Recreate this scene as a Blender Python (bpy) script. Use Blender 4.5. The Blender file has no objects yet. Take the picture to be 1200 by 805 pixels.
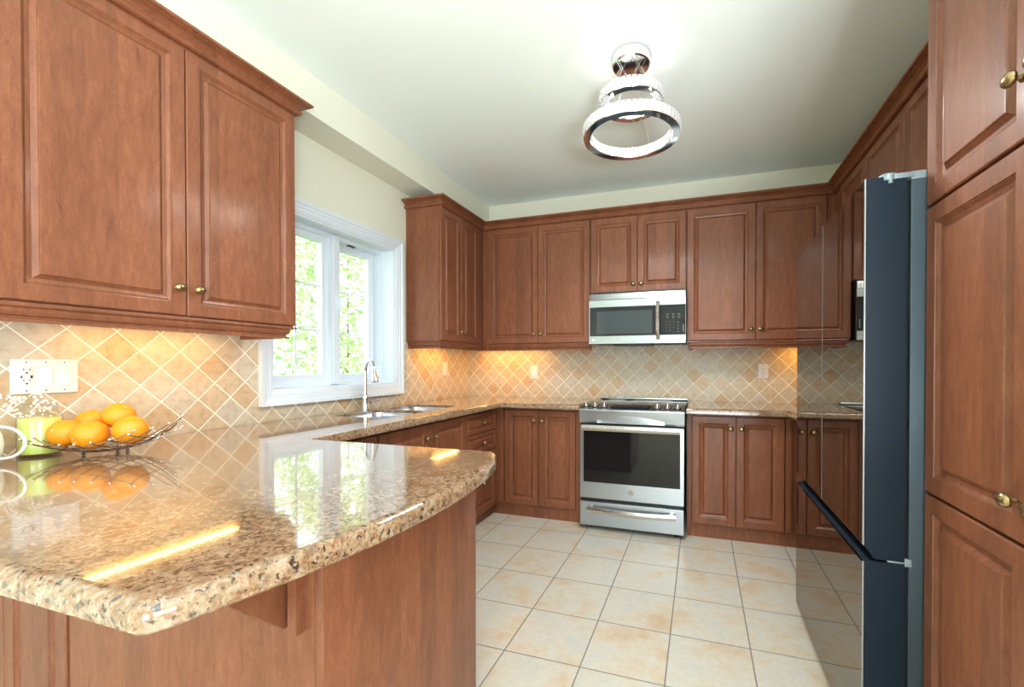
import bpy, bmesh, math, random
from mathutils import Vector, Matrix
from mathutils.geometry import tessellate_polygon

# ------------------------------------------------------------------ camera, light, exposure
S = bpy.context.scene
COL = S.collection
cd = bpy.data.cameras.new('camera'); cam = bpy.data.objects.new('camera', cd); COL.objects.link(cam)
cd.sensor_fit = 'HORIZONTAL'; cd.sensor_width = 36.0
cd.lens = 508.94 / 1200 * 36
cd.shift_x = -54.82 / 1200; cd.shift_y = 29.57 / 1200
cd.clip_start = 0.02; cd.clip_end = 200
cam.location = (2.1589, -3.8025, 1.2133)
cam.rotation_euler = (math.pi / 2 - 0.0091, 0, 0.3141)
S.camera = cam
S.view_settings.view_transform = 'Standard'
S.view_settings.look = 'None'
S.view_settings.gamma = 1.0
S.view_settings.use_curve_mapping = False
S.view_settings.exposure = 0.60
S.cycles.max_bounces = 10
S.cycles.diffuse_bounces = 5
S.cycles.glossy_bounces = 5
S.cycles.transmission_bounces = 8
S.cycles.caustics_reflective = False
S.cycles.caustics_refractive = False
S.cycles.sample_clamp_indirect = 6.0
S.cycles.use_denoising = True

W = bpy.data.worlds.new('sky'); S.world = W; W.use_nodes = True
wn = W.node_tree.nodes; wl = W.node_tree.links
bg = wn['Background']
bg.inputs[0].default_value = (.86, .94, 1, 1); bg.inputs[1].default_value = 3.4      # bright hazy sky



def lamp(name, kind, loc, energy, color=(1, 1, 1), rot=(0, 0, 0), size=None, size_y=None, radius=None):
    l = bpy.data.lights.new(name, kind); l.energy = energy; l.color = color
    if kind == 'AREA':
        l.shape = 'RECTANGLE'; l.size = size; l.size_y = size_y or size
    if radius is not None and kind in ('POINT', 'SPOT'):
        l.shadow_soft_size = radius
    o = bpy.data.objects.new(name, l); o.location = loc; o.rotation_euler = rot; COL.objects.link(o)
    return o


sun = lamp('sun', 'SUN', (6, -12, 10), 4.5, (1, .97, .92), rot=Vector((-.45, .75, -.85)).to_track_quat('-Z', 'Y').to_euler())
sun.data.angle = math.radians(1)
# daylight through the openings: kitchen window, patio door and dining window behind the camera
lamp('patio_door_daylight', 'AREA', (3.2, -7.62, 1.03), 75, (.90, .96, 1), (math.radians(112), 0, 0), 2.6, 2.0)
lamp('dining_window_daylight', 'AREA', (5.72, -5.4, 1.45), 80, (.90, .96, 1), (0, math.radians(112), 0), 1.7, 2.2)

lamp('ceiling_fill_uplight', 'AREA', (2.9, -4.6, .90), 105, (.90, .97, 1), (math.pi, 0, 0), .5).data.specular_factor = .1      # unseen fill light added to brighten the ceiling, no fixture

# ------------------------------------------------------------------ materials
def nmat(name):
    m = bpy.data.materials.new(name); m.use_nodes = True
    nt = m.node_tree; return m, nt, nt.nodes, nt.links, nt.nodes['Principled BSDF']


def simple(name, col, rough=.5, metal=0.0, coat=0, trans=0, ior=1.45, emit=None, es=0, spec=.5, crough=.05, aniso=0):
    m, nt, n, l, b = nmat(name)
    b.inputs['Base Color'].default_value = (*col, 1)
    b.inputs['Roughness'].default_value = rough
    b.inputs['Metallic'].default_value = metal
    b.inputs['Coat Weight'].default_value = coat
    b.inputs['Coat Roughness'].default_value = crough
    b.inputs['Transmission Weight'].default_value = trans
    b.inputs['IOR'].default_value = ior
    b.inputs['Specular IOR Level'].default_value = spec
    b.inputs['Anisotropic'].default_value = aniso
    if emit:
        b.inputs['Emission Color'].default_value = (*emit, 1); b.inputs['Emission Strength'].default_value = es
    return m


def ramp(n, stops, interp='LINEAR'):
    r = n.new('ShaderNodeValToRGB'); e = r.color_ramp; e.interpolation = interp
    while len(e.elements) < len(stops): e.elements.new(.5)
    for i, (p, c) in enumerate(stops):
        e.elements[i].position = p; e.elements[i].color = (*c, 1)
    return r


def mathn(n, l, op, a, b=None, c=None):
    x = n.new('ShaderNodeMath'); x.operation = op
    for i, v in enumerate((a, b, c)):
        if v is None: continue
        if isinstance(v, (int, float)): x.inputs[i].default_value = v
        else: l.new(v, x.inputs[i])
    return x.outputs[0]


def mixc(n, l, fac, a, b, mode='MIX'):
    x = n.new('ShaderNodeMix'); x.data_type = 'RGBA'; x.blend_type = mode
    if isinstance(fac, (int, float)): x.inputs[0].default_value = fac
    else: l.new(fac, x.inputs[0])
    for i, v in ((6, a), (7, b)):
        if isinstance(v, tuple): x.inputs[i].default_value = (*v, 1)
        else: l.new(v, x.inputs[i])
    return x.outputs[2]


def noise(n, l, vec, scale, detail=4, rough=.55, dist=0.0):
    t = n.new('ShaderNodeTexNoise'); t.inputs['Scale'].default_value = scale; t.inputs['Detail'].default_value = detail
    t.inputs['Roughness'].default_value = rough; t.inputs['Distortion'].default_value = dist
    l.new(vec, t.inputs['Vector']); return t


def geo_sep(n, l):
    g = n.new('ShaderNodeNewGeometry'); s = n.new('ShaderNodeSeparateXYZ'); l.new(g.outputs['Position'], s.inputs[0])
    return g.outputs['Position'], s.outputs[0], s.outputs[1], s.outputs[2]


def mat_wood():
    m, nt, n, l, b = nmat('stained_maple')
    pos, x, y, z = geo_sep(n, l)
    mp = n.new('ShaderNodeMapping'); mp.inputs['Scale'].default_value = (1, 1, .22); l.new(pos, mp.inputs[0])
    h = mathn(n, l, 'ADD', x, y)
    board = mathn(n, l, 'FLOOR', mathn(n, l, 'MULTIPLY', h, 12.5))
    wn_ = n.new('ShaderNodeTexWhiteNoise'); wn_.noise_dimensions = '1D'; l.new(board, wn_.inputs['W'])
    off = n.new('ShaderNodeVectorMath'); off.operation = 'SCALE'
    l.new(wn_.outputs['Color'], off.inputs[0]); off.inputs['Scale'].default_value = 3.0
    add = n.new('ShaderNodeVectorMath'); add.operation = 'ADD'; l.new(mp.outputs[0], add.inputs[0]); l.new(off.outputs[0], add.inputs[1])
    n1 = noise(n, l, add.outputs[0], 48, 7, .68, .6)
    n2 = noise(n, l, add.outputs[0], 420, 3, .6)
    n3 = noise(n, l, add.outputs[0], 15, 6, .7, 2.2)
    r1 = ramp(n, [(.2, (.165, .052, .022)), (.5, (.230, .079, .036)), (.8, (.305, .118, .056))])
    l.new(n1.outputs[0], r1.inputs[0])
    r3 = ramp(n, [(.27, (.50, .42, .38)), (.36, (.90, .87, .85)), (.6, (1, 1, 1))]); l.new(n3.outputs[0], r3.inputs[0])
    c = mixc(n, l, 1.0, r1.outputs[0], r3.outputs[0], 'MULTIPLY')
    r2 = ramp(n, [(.3, (.74, .70, .66)), (.55, (1, 1, 1))]); l.new(n2.outputs[0], r2.inputs[0])
    c = mixc(n, l, .7, c, r2.outputs[0], 'MULTIPLY')
    bv = mathn(n, l, 'MULTIPLY_ADD', wn_.outputs['Value'], .22, .88)
    cmb = n.new('ShaderNodeCombineColor'); [l.new(bv, cmb.inputs[i]) for i in range(3)]
    c = mixc(n, l, 1.0, c, cmb.outputs[0], 'MULTIPLY')
    l.new(c, b.inputs['Base Color'])
    b.inputs['Roughness'].default_value = .5; b.inputs['Specular IOR Level'].default_value = .35
    b.inputs['Coat Weight'].default_value = .22; b.inputs['Coat Roughness'].default_value = .17
    bp = n.new('ShaderNodeBump'); bp.inputs['Strength'].default_value = .04; bp.inputs['Distance'].default_value = .002
    l.new(n1.outputs[0], bp.inputs['Height']); l.new(bp.outputs[0], b.inputs['Normal'])
    return m


def mat_granite():
    m, nt, n, l, b = nmat('speckled_granite')
    pos, x, y, z = geo_sep(n, l)
    warp = noise(n, l, pos, 14, 3, .5)
    ad = n.new('ShaderNodeVectorMath'); ad.operation = 'MULTIPLY_ADD'
    l.new(warp.outputs['Color'], ad.inputs[0]); ad.inputs[1].default_value = (.028, .028, .028); l.new(pos, ad.inputs[2])
    v = ad.outputs[0]
    big = noise(n, l, v, 13, 4, .6)
    base = ramp(n, [(.28, (.11, .07, .04)), (.40, (.28, .17, .085)), (.50, (.42, .29, .165)), (.62, (.50, .41, .29)), (.78, (.30, .28, .25))])
    l.new(big.outputs[0], base.inputs[0])
    md = noise(n, l, v, 78, 5, .7, .6)
    rm = ramp(n, [(.30, (.05, .035, .025)), (.41, (.26, .14, .065)), (.50, (.45, .29, .16)), (.60, (.62, .50, .36)), (.72, (.62, .57, .50))]); l.new(md.outputs[0], rm.inputs[0])
    c = mixc(n, l, .62, base.outputs[0], rm.outputs[0])
    gn = noise(n, l, v, 60, 5, .7); gr = ramp(n, [(.58, (0, 0, 0)), (.66, (.7, .7, .7))]); l.new(gn.outputs[0], gr.inputs[0])
    c = mixc(n, l, gr.outputs[0], c, (.20, .19, .17))
    dk = noise(n, l, v, 100, 3, .6, .5); dr = ramp(n, [(.575, (0, 0, 0)), (.63, (.92, .92, .92))]); l.new(dk.outputs[0], dr.inputs[0])
    c = mixc(n, l, dr.outputs[0], c, (.035, .03, .028))
    rs = noise(n, l, v, 70, 2, .5, 0); rs.inputs['Distortion'].default_value = .8
    rr = ramp(n, [(.62, (0, 0, 0)), (.68, (.8, .8, .8))]); l.new(rs.outputs[0], rr.inputs[0])
    c = mixc(n, l, rr.outputs[0], c, (.40, .17, .075))
    c = mixc(n, l, 1.0, c, (.68, .63, .63), 'MULTIPLY')
    l.new(c, b.inputs['Base Color'])
    b.inputs['Roughness'].default_value = .09
    b.inputs['IOR'].default_value = 1.55
    b.inputs['Coat Weight'].default_value = .6; b.inputs['Coat Roughness'].default_value = .015
    return m


def mat_splash():
    m, nt, n, l, b = nmat('diagonal_travertine_tile')
    pos, x, y, z = geo_sep(n, l)
    # x runs along the back wall and y along the left wall; phase chosen per wall by position
    back = mathn(n, l, 'GREATER_THAN', y, -.0105)
    hb = mathn(n, l, 'SUBTRACT', x, .188)
    hl = mathn(n, l, 'ADD', y, 2.653)
    mx = n.new('ShaderNodeMix'); mx.data_type = 'FLOAT'; l.new(back, mx.inputs[0]); l.new(hl, mx.inputs[2]); l.new(hb, mx.inputs[3])
    h = mx.outputs[0]
    zz = mathn(n, l, 'SUBTRACT', z, 1.271)
    P = .1425
    u = mathn(n, l, 'DIVIDE', mathn(n, l, 'ADD', h, zz), P)
    v = mathn(n, l, 'DIVIDE', mathn(n, l, 'SUBTRACT', h, zz), P)
    fu = mathn(n, l, 'PINGPONG', u, .5); fv = mathn(n, l, 'PINGPONG', v, .5)
    d = mathn(n, l, 'MINIMUM', fu, fv)
    grout = mathn(n, l, 'LESS_THAN', d, .022)
    cb = n.new('ShaderNodeCombineXYZ'); l.new(mathn(n, l, 'FLOOR', u), cb.inputs[0]); l.new(mathn(n, l, 'FLOOR', v), cb.inputs[1])
    wn_ = n.new('ShaderNodeTexWhiteNoise'); wn_.noise_dimensions = '3D'; l.new(cb.outputs[0], wn_.inputs['Vector'])
    tc = ramp(n, [(0, (.54, .38, .23)), (.2, (.57, .45, .31)), (.6, (.58, .50, .38)), (1, (.55, .50, .41))]); l.new(wn_.outputs['Value'], tc.inputs[0])
    n1 = noise(n, l, pos, 30, 5, .65); r1 = ramp(n, [(.3, (.72, .62, .5)), (.55, (1, 1, 1)), (.8, (1.0, .98, .95))]); l.new(n1.outputs[0], r1.inputs[0])
    c = mixc(n, l, .75, tc.outputs[0], r1.outputs[0], 'MULTIPLY')
    c = mixc(n, l, grout, c, (.88, .83, .72))
    l.new(c, b.inputs['Base Color'])
    rg = mathn(n, l, 'MULTIPLY_ADD', grout, .35, .42); l.new(rg, b.inputs['Roughness'])
    hh = n.new('ShaderNodeMapRange'); l.new(d, hh.inputs[0]); hh.inputs[1].default_value = .012; hh.inputs[2].default_value = .035
    bp = n.new('ShaderNodeBump'); bp.inputs['Distance'].default_value = .0018; bp.inputs['Strength'].default_value = .6
    hs = mathn(n, l, 'MULTIPLY_ADD', n1.outputs[0], .15, hh.outputs[0])
    l.new(hs, bp.inputs['Height']); l.new(bp.outputs[0], b.inputs['Normal'])
    return m


def mat_floor():
    m, nt, n, l, b = nmat('cream_floor_tile')
    pos, x, y, z = geo_sep(n, l)
    u = mathn(n, l, 'DIVIDE', mathn(n, l, 'SUBTRACT', x, 1.0396), .332)
    v = mathn(n, l, 'DIVIDE', mathn(n, l, 'SUBTRACT', y, -.8), .332)
    d = mathn(n, l, 'MINIMUM', mathn(n, l, 'PINGPONG', u, .5), mathn(n, l, 'PINGPONG', v, .5))
    grout = mathn(n, l, 'LESS_THAN', d, .0075)
    cb = n.new('ShaderNodeCombineXYZ'); l.new(mathn(n, l, 'FLOOR', u), cb.inputs[0]); l.new(mathn(n, l, 'FLOOR', v), cb.inputs[1])
    wn_ = n.new('ShaderNodeTexWhiteNoise'); wn_.noise_dimensions = '3D'; l.new(cb.outputs[0], wn_.inputs['Vector'])
    off = n.new('ShaderNodeVectorMath'); off.operation = 'MULTIPLY_ADD'; l.new(wn_.outputs['Color'], off.inputs[0]); off.inputs[1].default_value = (9, 9, 9); l.new(pos, off.inputs[2])
    n1 = noise(n, l, off.outputs[0], 5.5, 6, .62, .4)
    r1 = ramp(n, [(.28, (.58, .45, .31)), (.40, (.64, .55, .43)), (.52, (.64, .61, .54)), (.75, (.56, .57, .55))]); l.new(n1.outputs[0], r1.inputs[0])
    n2 = noise(n, l, off.outputs[0], 42, 3, .6); r2 = ramp(n, [(.3, (.9, .86, .8)), (.6, (1, 1, 1))]); l.new(n2.outputs[0], r2.inputs[0])
    c = mixc(n, l, .6, r1.outputs[0], r2.outputs[0], 'MULTIPLY')
    c = mixc(n, l, grout, c, (.20, .19, .175))
    l.new(c, b.inputs['Base Color'])
    l.new(mathn(n, l, 'MULTIPLY_ADD', grout, .4, .30), b.inputs['Roughness'])
    hh = n.new('ShaderNodeMapRange'); l.new(d, hh.inputs[0]); hh.inputs[1].default_value = .004; hh.inputs[2].default_value = .014
    bp = n.new('ShaderNodeBump'); bp.inputs['Distance'].default_value = .002; bp.inputs['Strength'].default_value = .5
    l.new(hh.outputs[0], bp.inputs['Height']); l.new(bp.outputs[0], b.inputs['Normal'])
    return m


def mat_paint(name, col, rough=.85):
    m, nt, n, l, b = nmat(name)
    pos, x, y, z = geo_sep(n, l)
    t = noise(n, l, pos, 260, 2, .5)
    b.inputs['Base Color'].default_value = (*col, 1); b.inputs['Roughness'].default_value = rough
    bp = n.new('ShaderNodeBump'); bp.inputs['Strength'].default_value = .08; bp.inputs['Distance'].default_value = .001
    l.new(t.outputs[0], bp.inputs['Height']); l.new(bp.outputs[0], b.inputs['Normal'])
    return m


def mat_brushed(name, col, rough, vertical=False):
    m, nt, n, l, b = nmat(name)
    pos, x, y, z = geo_sep(n, l)
    mp = n.new('ShaderNodeMapping'); mp.inputs['Scale'].default_value = (600, 600, 2) if vertical else (2, 2, 600); l.new(pos, mp.inputs[0])
    t = noise(n, l, mp.outputs[0], 1, 2, .5)
    rr = mathn(n, l, 'MULTIPLY_ADD', t.outputs[0], .12, rough - .06)
    l.new(rr, b.inputs['Roughness'])
    b.inputs['Base Color'].default_value = (*col, 1); b.inputs['Metallic'].default_value = 1
    return m


def mat_leaf(name, a, c):
    m, nt, n, l, b = nmat(name)
    oi = n.new('ShaderNodeNewGeometry')
    r = ramp(n, [(0, a), (1, c)]); l.new(oi.outputs['Random Per Island'], r.inputs[0])
    l.new(r.outputs[0], b.inputs['Base Color']); b.inputs['Roughness'].default_value = .5
    b.inputs['Transmission Weight'].default_value = 0
    tr = n.new('ShaderNodeBsdfTranslucent'); l.new(r.outputs[0], tr.inputs[0])
    mx = n.new('ShaderNodeMixShader'); mx.inputs[0].default_value = .45
    l.new(b.outputs[0], mx.inputs[1]); l.new(tr.outputs[0], mx.inputs[2]); l.new(mx.outputs[0], n['Material Output'].inputs[0])
    return m


def mat_orange():
    m, nt, n, l, b = nmat('orange_peel')
    tc = n.new('ShaderNodeTexCoord')
    t = noise(n, l, tc.outputs['Object'], 300, 2, .5)
    t2 = noise(n, l, tc.outputs['Object'], 14, 2, .5); r = ramp(n, [(.3, (.84, .24, .005)), (.7, (.92, .36, .010))]); l.new(t2.outputs[0], r.inputs[0])
    l.new(r.outputs[0], b.inputs['Base Color']); b.inputs['Roughness'].default_value = .38
    b.inputs['Subsurface Weight'].default_value = .1; b.inputs['Subsurface Radius'].default_value = (.02, .008, .002)
    bp = n.new('ShaderNodeBump'); bp.inputs['Strength'].default_value = .35; bp.inputs['Distance'].default_value = .001
    l.new(t.outputs[0], bp.inputs['Height']); l.new(bp.outputs[0], b.inputs['Normal'])
    return m


def mat_glass(name, col=(1, 1, 1), rough=0.0):
    m = bpy.data.materials.new(name); m.use_nodes = True
    n = m.node_tree.nodes; l = m.node_tree.links
    n.remove(n['Principled BSDF'])
    tr = n.new('ShaderNodeBsdfTransparent'); tr.inputs[0].default_value = (*col, 1)
    gl = n.new('ShaderNodeBsdfGlossy'); gl.inputs['Roughness'].default_value = rough
    lw = n.new('ShaderNodeLayerWeight'); lw.inputs[0].default_value = .5
    f3 = mathn(n, l, 'MULTIPLY_ADD', mathn(n, l, 'POWER', lw.outputs['Facing'], 2.5), .7, .06)
    mx = n.new('ShaderNodeMixShader'); l.new(f3, mx.inputs[0]); l.new(tr.outputs[0], mx.inputs[1]); l.new(gl.outputs[0], mx.inputs[2])
    l.new(mx.outputs[0], n['Material Output'].inputs[0])
    return m


WOOD = mat_wood(); GRANITE = mat_granite(); SPLASH = mat_splash(); FLOOR = mat_floor()
WALL = mat_paint('cream_wall_paint', (.72, .72, .60)); CEIL = mat_paint('white_ceiling_paint', (.86, .93, .91))
WHITE = simple('white_vinyl', (.70, .76, .82), .32)
TRIMW = simple('white_painted_trim', (.70, .76, .82), .35, coat=.2)
STEEL = mat_brushed('brushed_stainless', (.56, .62, .68), .30)
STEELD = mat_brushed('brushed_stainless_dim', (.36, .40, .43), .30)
STEELV = mat_brushed('satin_stainless', (.60, .58, .55), .26, True)
SINKM = mat_brushed('sink_stainless', (.66, .72, .80), .25)
CHROME = simple('chrome', (.82, .84, .86), .06, 1)
BLACKG = simple('black_glass', (.010, .012, .016), .04, spec=.4)
MWGLASS = simple('microwave_window', (.035, .050, .060), .10, spec=.5)
OVENG = simple('oven_window', (.010, .010, .011), .04, spec=.5)
BLACK = simple('black_plastic', (.012, .012, .014), .4)
DARKGAP = simple('dark_cavity', (.006, .006, .007), .8)
FRFACE = simple('smoked_mirror_glass', (.36, .33, .30), .02, 1); FRFACE.node_tree.nodes['Principled BSDF'].inputs['Specular Tint'].default_value = (.72, .70, .68, 1)
FRSIDE = simple('navy_metal', (.003, .012, .024), .45, .1, spec=.35)
FRBODY = simple('slate_metal', (.05, .072, .092), .42, .5)
FRTRIM = simple('pale_metal_trim', (.26, .33, .37), .4, .4)
BRASS = simple('antique_brass', (.36, .27, .13), .3, 1)
NICKEL = simple('dark_nickel', (.12, .11, .10), .28, 1)
CERAM = simple('white_glazed_ceramic', (.88, .88, .86), .12, coat=.5)
PLATE = simple('white_plastic', (.72, .73, .74), .3)
SLOT = simple('slot_dark', (.03, .03, .03), .6)
ORANGE = mat_orange()
WAX = simple('lime_wax', (.68, .76, .20), .4); WAX.node_tree.nodes['Principled BSDF'].inputs['Subsurface Weight'].default_value = .3
CLEAR = mat_glass('clear_glass', (.95, .97, .96)); PANE = mat_glass('window_pane', (.97, .99, .98))
PETAL = simple('white_petal', (.86, .83, .80), .6); STEM = simple('dry_stem', (.45, .42, .25), .7)
WARM = simple('warm_led_diffuser', (1, .8, .4), .5, emit=(1, .80, .42), es=5)
CRYS = simple('lit_crystal', (.42, .42, .44), .05, emit=(1, .95, .88), es=.22, coat=1)
LED = simple('led_band', (1, 1, 1), .5, emit=(1, .95, .88), es=.9)
BOWLW = simple('bowl_wire', (.34, .32, .30), .25, 1)
WIRE = simple('thin_wire', (.75, .75, .74), .25, .9)
GRASS = simple('grass', (.16, .30, .05), .9)
BARK = simple('bark', (.12, .08, .05), .9)
LEAF1 = mat_leaf('leaves_bright', (.24, .36, .14), (.55, .64, .36))
LEAF2 = mat_leaf('leaves_dark', (.16, .27, .13), (.42, .52, .30))
EDGE = simple('bright_edge', (.34, .37, .38), .35, .6)
MARK = simple('printed_mark', (.55, .60, .62), .5)
MARKD = simple('faint_printed_mark', (.22, .24, .25), .6)
GREYM = simple('grey_badge', (.25, .27, .29), .3, 1)
WBADGE = simple('bright_badge', (.8, .85, .85), .2, 1)

# ------------------------------------------------------------------ builders
def tag(o, label=None, cat=None, group=None, kind=None):
    if label: o['label'] = label
    if cat: o['category'] = cat
    if group: o['group'] = group
    if kind: o['kind'] = kind
    return o


def link(name, bm, mats, parent=None, smooth=False, wn=False):
    me = bpy.data.meshes.new(name)
    bmesh.ops.recalc_face_normals(bm, faces=bm.faces)
    bm.to_mesh(me); bm.free()
    for mm in (mats if isinstance(mats, (list, tuple)) else [mats]): me.materials.append(mm)
    if smooth:
        for p in me.polygons: p.use_smooth = True
        try: me.set_sharp_from_angle(angle=math.radians(38))
        except Exception: pass
    o = bpy.data.objects.new(name, me); COL.objects.link(o)
    if parent:
        o.parent = parent
        o.matrix_parent_inverse = Matrix.Translation(parent.location).inverted() if parent.type == 'EMPTY' and not parent.parent else Matrix.Identity(4)
    return o


def empty(name, loc, label, cat, group=None):
    o = bpy.data.objects.new(name, None); o.location = loc; o.empty_display_size = .05; COL.objects.link(o)
    return tag(o, label, cat, group)


def box(bm, x0, x1, y0, y1, z0, z1, bev=0, mi=0):
    r = bmesh.ops.create_cube(bm, size=1)
    vs = r['verts']
    for v in vs:
        v.co = ((x0 + x1) / 2 + v.co.x * (x1 - x0), (y0 + y1) / 2 + v.co.y * (y1 - y0), (z0 + z1) / 2 + v.co.z * (z1 - z0))
    fs = list({f for v in vs for f in v.link_faces})
    if bev:
        es = list({e for v in vs for e in v.link_edges})
        rr = bmesh.ops.bevel(bm, geom=es, offset=bev, segments=2, affect='EDGES', profile=.6)
        fs = [f for f in rr['faces']] + [f for f in fs if f.is_valid]
    for f in fs: f.material_index = mi
    return fs


def bbox(name, dims, mat, parent=None, bev=0):
    bm = bmesh.new(); box(bm, *dims, bev=bev); return link(name, bm, mat, parent, smooth=bool(bev))


def frame_of(d):
    d = Vector(d).normalized(); up = Vector((0, 0, 1)) if abs(d.z) < .95 else Vector((1, 0, 0))
    a = d.cross(up).normalized(); return a, d.cross(a).normalized(), d


def tube(bm, pts, r, seg=10, caps=True, mi=0):
    pts = [Vector(p) for p in pts]; rings = []
    prev = None
    for i, p in enumerate(pts):
        t = (pts[min(i + 1, len(pts) - 1)] - pts[max(i - 1, 0)]).normalized()
        if prev is None: a, b, _ = frame_of(t)
        else:
            a = (prev - t * prev.dot(t)).normalized(); b = t.cross(a)
        prev = a
        rr = r[i] if isinstance(r, (list, tuple)) else r
        rings.append([bm.verts.new(p + (a * math.cos(k * 2 * math.pi / seg) + b * math.sin(k * 2 * math.pi / seg)) * rr) for k in range(seg)])
    for q, s in zip(rings, rings[1:]):
        for k in range(seg):
            f = bm.faces.new((q[k], q[(k + 1) % seg], s[(k + 1) % seg], s[k])); f.material_index = mi
    if caps:
        for q in (rings[0], rings[-1]):
            f = bm.faces.new(q); f.material_index = mi


def lathe(bm, prof, origin, axis=(0, 0, 1), seg=24, mi=0, sc=(1, 1)):
    a, b, d = frame_of(axis); o = Vector(origin); rings = []
    for r, h in prof:
        if r < 1e-6: rings.append([bm.verts.new(o + d * h)])
        else: rings.append([bm.verts.new(o + d * h + a * (r * sc[0] * math.cos(k * 2 * math.pi / seg)) + b * (r * sc[1] * math.sin(k * 2 * math.pi / seg))) for k in range(seg)])
    for q, s in zip(rings, rings[1:]):
        for k in range(seg):
            k2 = (k + 1) % seg
            if len(q) == 1 and len(s) == 1: continue
            if len(q) == 1: f = bm.faces.new((q[0], s[k2], s[k]))
            elif len(s) == 1: f = bm.faces.new((q[k], q[k2], s[0]))
            else: f = bm.faces.new((q[k], q[k2], s[k2], s[k]))
            f.material_index = mi


def sweep(bm, path, prof, closed=False):
    """sweep a closed (offset to the right of travel, z) profile along a flat polyline with mitres"""
    P = [Vector((p[0], p[1])) for p in path]; N = len(P); rings = []
    for i, p in enumerate(P):
        def nrm(a, b):
            d = (b - a).normalized(); return Vector((d.y, -d.x))
        if i == 0: m = nrm(P[0], P[1]); s = 1
        elif i == N - 1: m = nrm(P[-2], P[-1]); s = 1
        else:
            a = nrm(P[i - 1], P[i]); b = nrm(P[i], P[i + 1]); m = (a + b).normalized(); s = 1 / max(.2, m.dot(a))
        rings.append([bm.verts.new((p.x + m.x * o * s, p.y + m.y * o * s, z)) for o, z in prof])
    K = len(prof)
    for q, s in zip(rings, rings[1:]):
        for k in range(K): bm.faces.new((q[k], q[(k + 1) % K], s[(k + 1) % K], s[k]))
    bm.faces.new(rings[0]); bm.faces.new(rings[-1])


# --- cabinet doors, drawer fronts, knobs.  face: (axis, plane)  'x+' faces +x, 'x-' faces -x, 'y-' faces -y
def ptf(face, plane, u, v, n):
    if face == 'x+': return (plane + n, u, v)
    if face == 'x-': return (plane - n, u, v)
    if face == 'y-': return (u, plane - n, v)


DOOR_PROF = [(0, -.02), (0, -.003), (.003, 0), (.046, 0), (.0468, -.003), (.0495, -.0035), (.057, -.0105), (.066, -.0125), (.0685, -.0135), (.0705, -.0125), (.080, -.005), (.0815, -.0015), (.084, -.001)]
DRAW_PROF = [(0, -.02), (0, -.003), (.003, 0), (.026, 0), (.029, -.003), (.036, -.009), (.040, -.009), (.050, -.003), (.052, -.002)]


def panel_front(name, parent, face, plane, u0, u1, v0, v1, prof=DOOR_PROF, g=.0015):
    bm = bmesh.new(); u0 += g; u1 -= g; v0 += g; v1 -= g
    lim = min(u1 - u0, v1 - v0) / 2 - .012; k = min(1, lim / prof[-1][0])
    rings = []
    for ins, n in prof:
        i = ins * k
        rings.append([bm.verts.new(ptf(face, plane, a, b, n)) for a, b in ((u0 + i, v0 + i), (u1 - i, v0 + i), (u1 - i, v1 - i), (u0 + i, v1 - i))])
    for q, s in zip(rings, rings[1:]):
        for j in range(4): bm.faces.new((q[j], q[(j + 1) % 4], s[(j + 1) % 4], s[j]))
    bm.faces.new(rings[-1]); bm.faces.new(rings[0])
    return link(name, bm, WOOD, parent)


def knob(parent, face, plane, u, v, size=1.0, horizontal=False):
    bm = bmesh.new(); ax = {'x+': (1, 0, 0), 'x-': (-1, 0, 0), 'y-': (0, -1, 0)}[face]
    s = size
    lathe(bm, [(.0, 0), (.009 * s, 0), (.009 * s, .002), (.005 * s, .004), (.0045 * s, .010 * s), (.010 * s, .012 * s), (.0155 * s, .016 * s), (.0165 * s, .020 * s), (.014 * s, .025 * s), (.008 * s, .0285 * s), (0, .0295 * s)], ptf(face, plane, u, v, 0), ax, 20, sc=(1.0, .82))
    return link('knob', bm, BRASS, parent, smooth=True)


def cabinet(name, label, cat, body, fronts, group=None, kick=None):
    """body: list of box dims; fronts: (kind, face, plane, u0,u1,v0,v1, knob_u, knob_v or None)"""
    b0 = body[0]
    e = empty(name, ((b0[0] + b0[1]) / 2, (b0[2] + b0[3]) / 2, b0[4]), label, cat, group)
    bm = bmesh.new()
    for d in body: box(bm, *d)
    link('body', bm, WOOD, e)
    if kick:
        bm = bmesh.new()
        for d in kick: box(bm, *d)
        link('toe_kick', bm, WOOD, e)
    for k, face, plane, u0, u1, v0, v1, ku, kv in fronts:
        d = panel_front('drawer' if k == 'drawer' else 'door', e, face, plane, u0, u1, v0, v1, DRAW_PROF if (k == 'drawer' and v1 - v0 < .2) else DOOR_PROF)
        if ku is not None: knob_child(d, face, plane, ku, kv)
    return e


def knob_child(d, face, plane, u, v, size=1.12):
    k = knob(None, face, plane, u, v, size); k.parent = d
    k.matrix_parent_inverse = Matrix.Identity(4)
    # the front's own parent already carries the offset: cancel it so that the knob's world place is its mesh place
    k.matrix_parent_inverse = (d.parent.matrix_basis @ d.matrix_parent_inverse).inverted() if d.parent else Matrix.Identity(4)
    return k


def sub(nm, bm, mat, part, root, smooth=False):
    o = link(nm, bm, mat, None, smooth); o.parent = part; o.matrix_parent_inverse = (root.matrix_basis @ part.matrix_parent_inverse).inverted(); return o


def struct(o): o['kind'] = 'structure'; return o


def subpart(o, part):
    """parent a world-space mesh under a part of a thing whose root is an Empty"""
    o.parent = part
    o.matrix_parent_inverse = Matrix.Identity(4)
    return o


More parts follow.
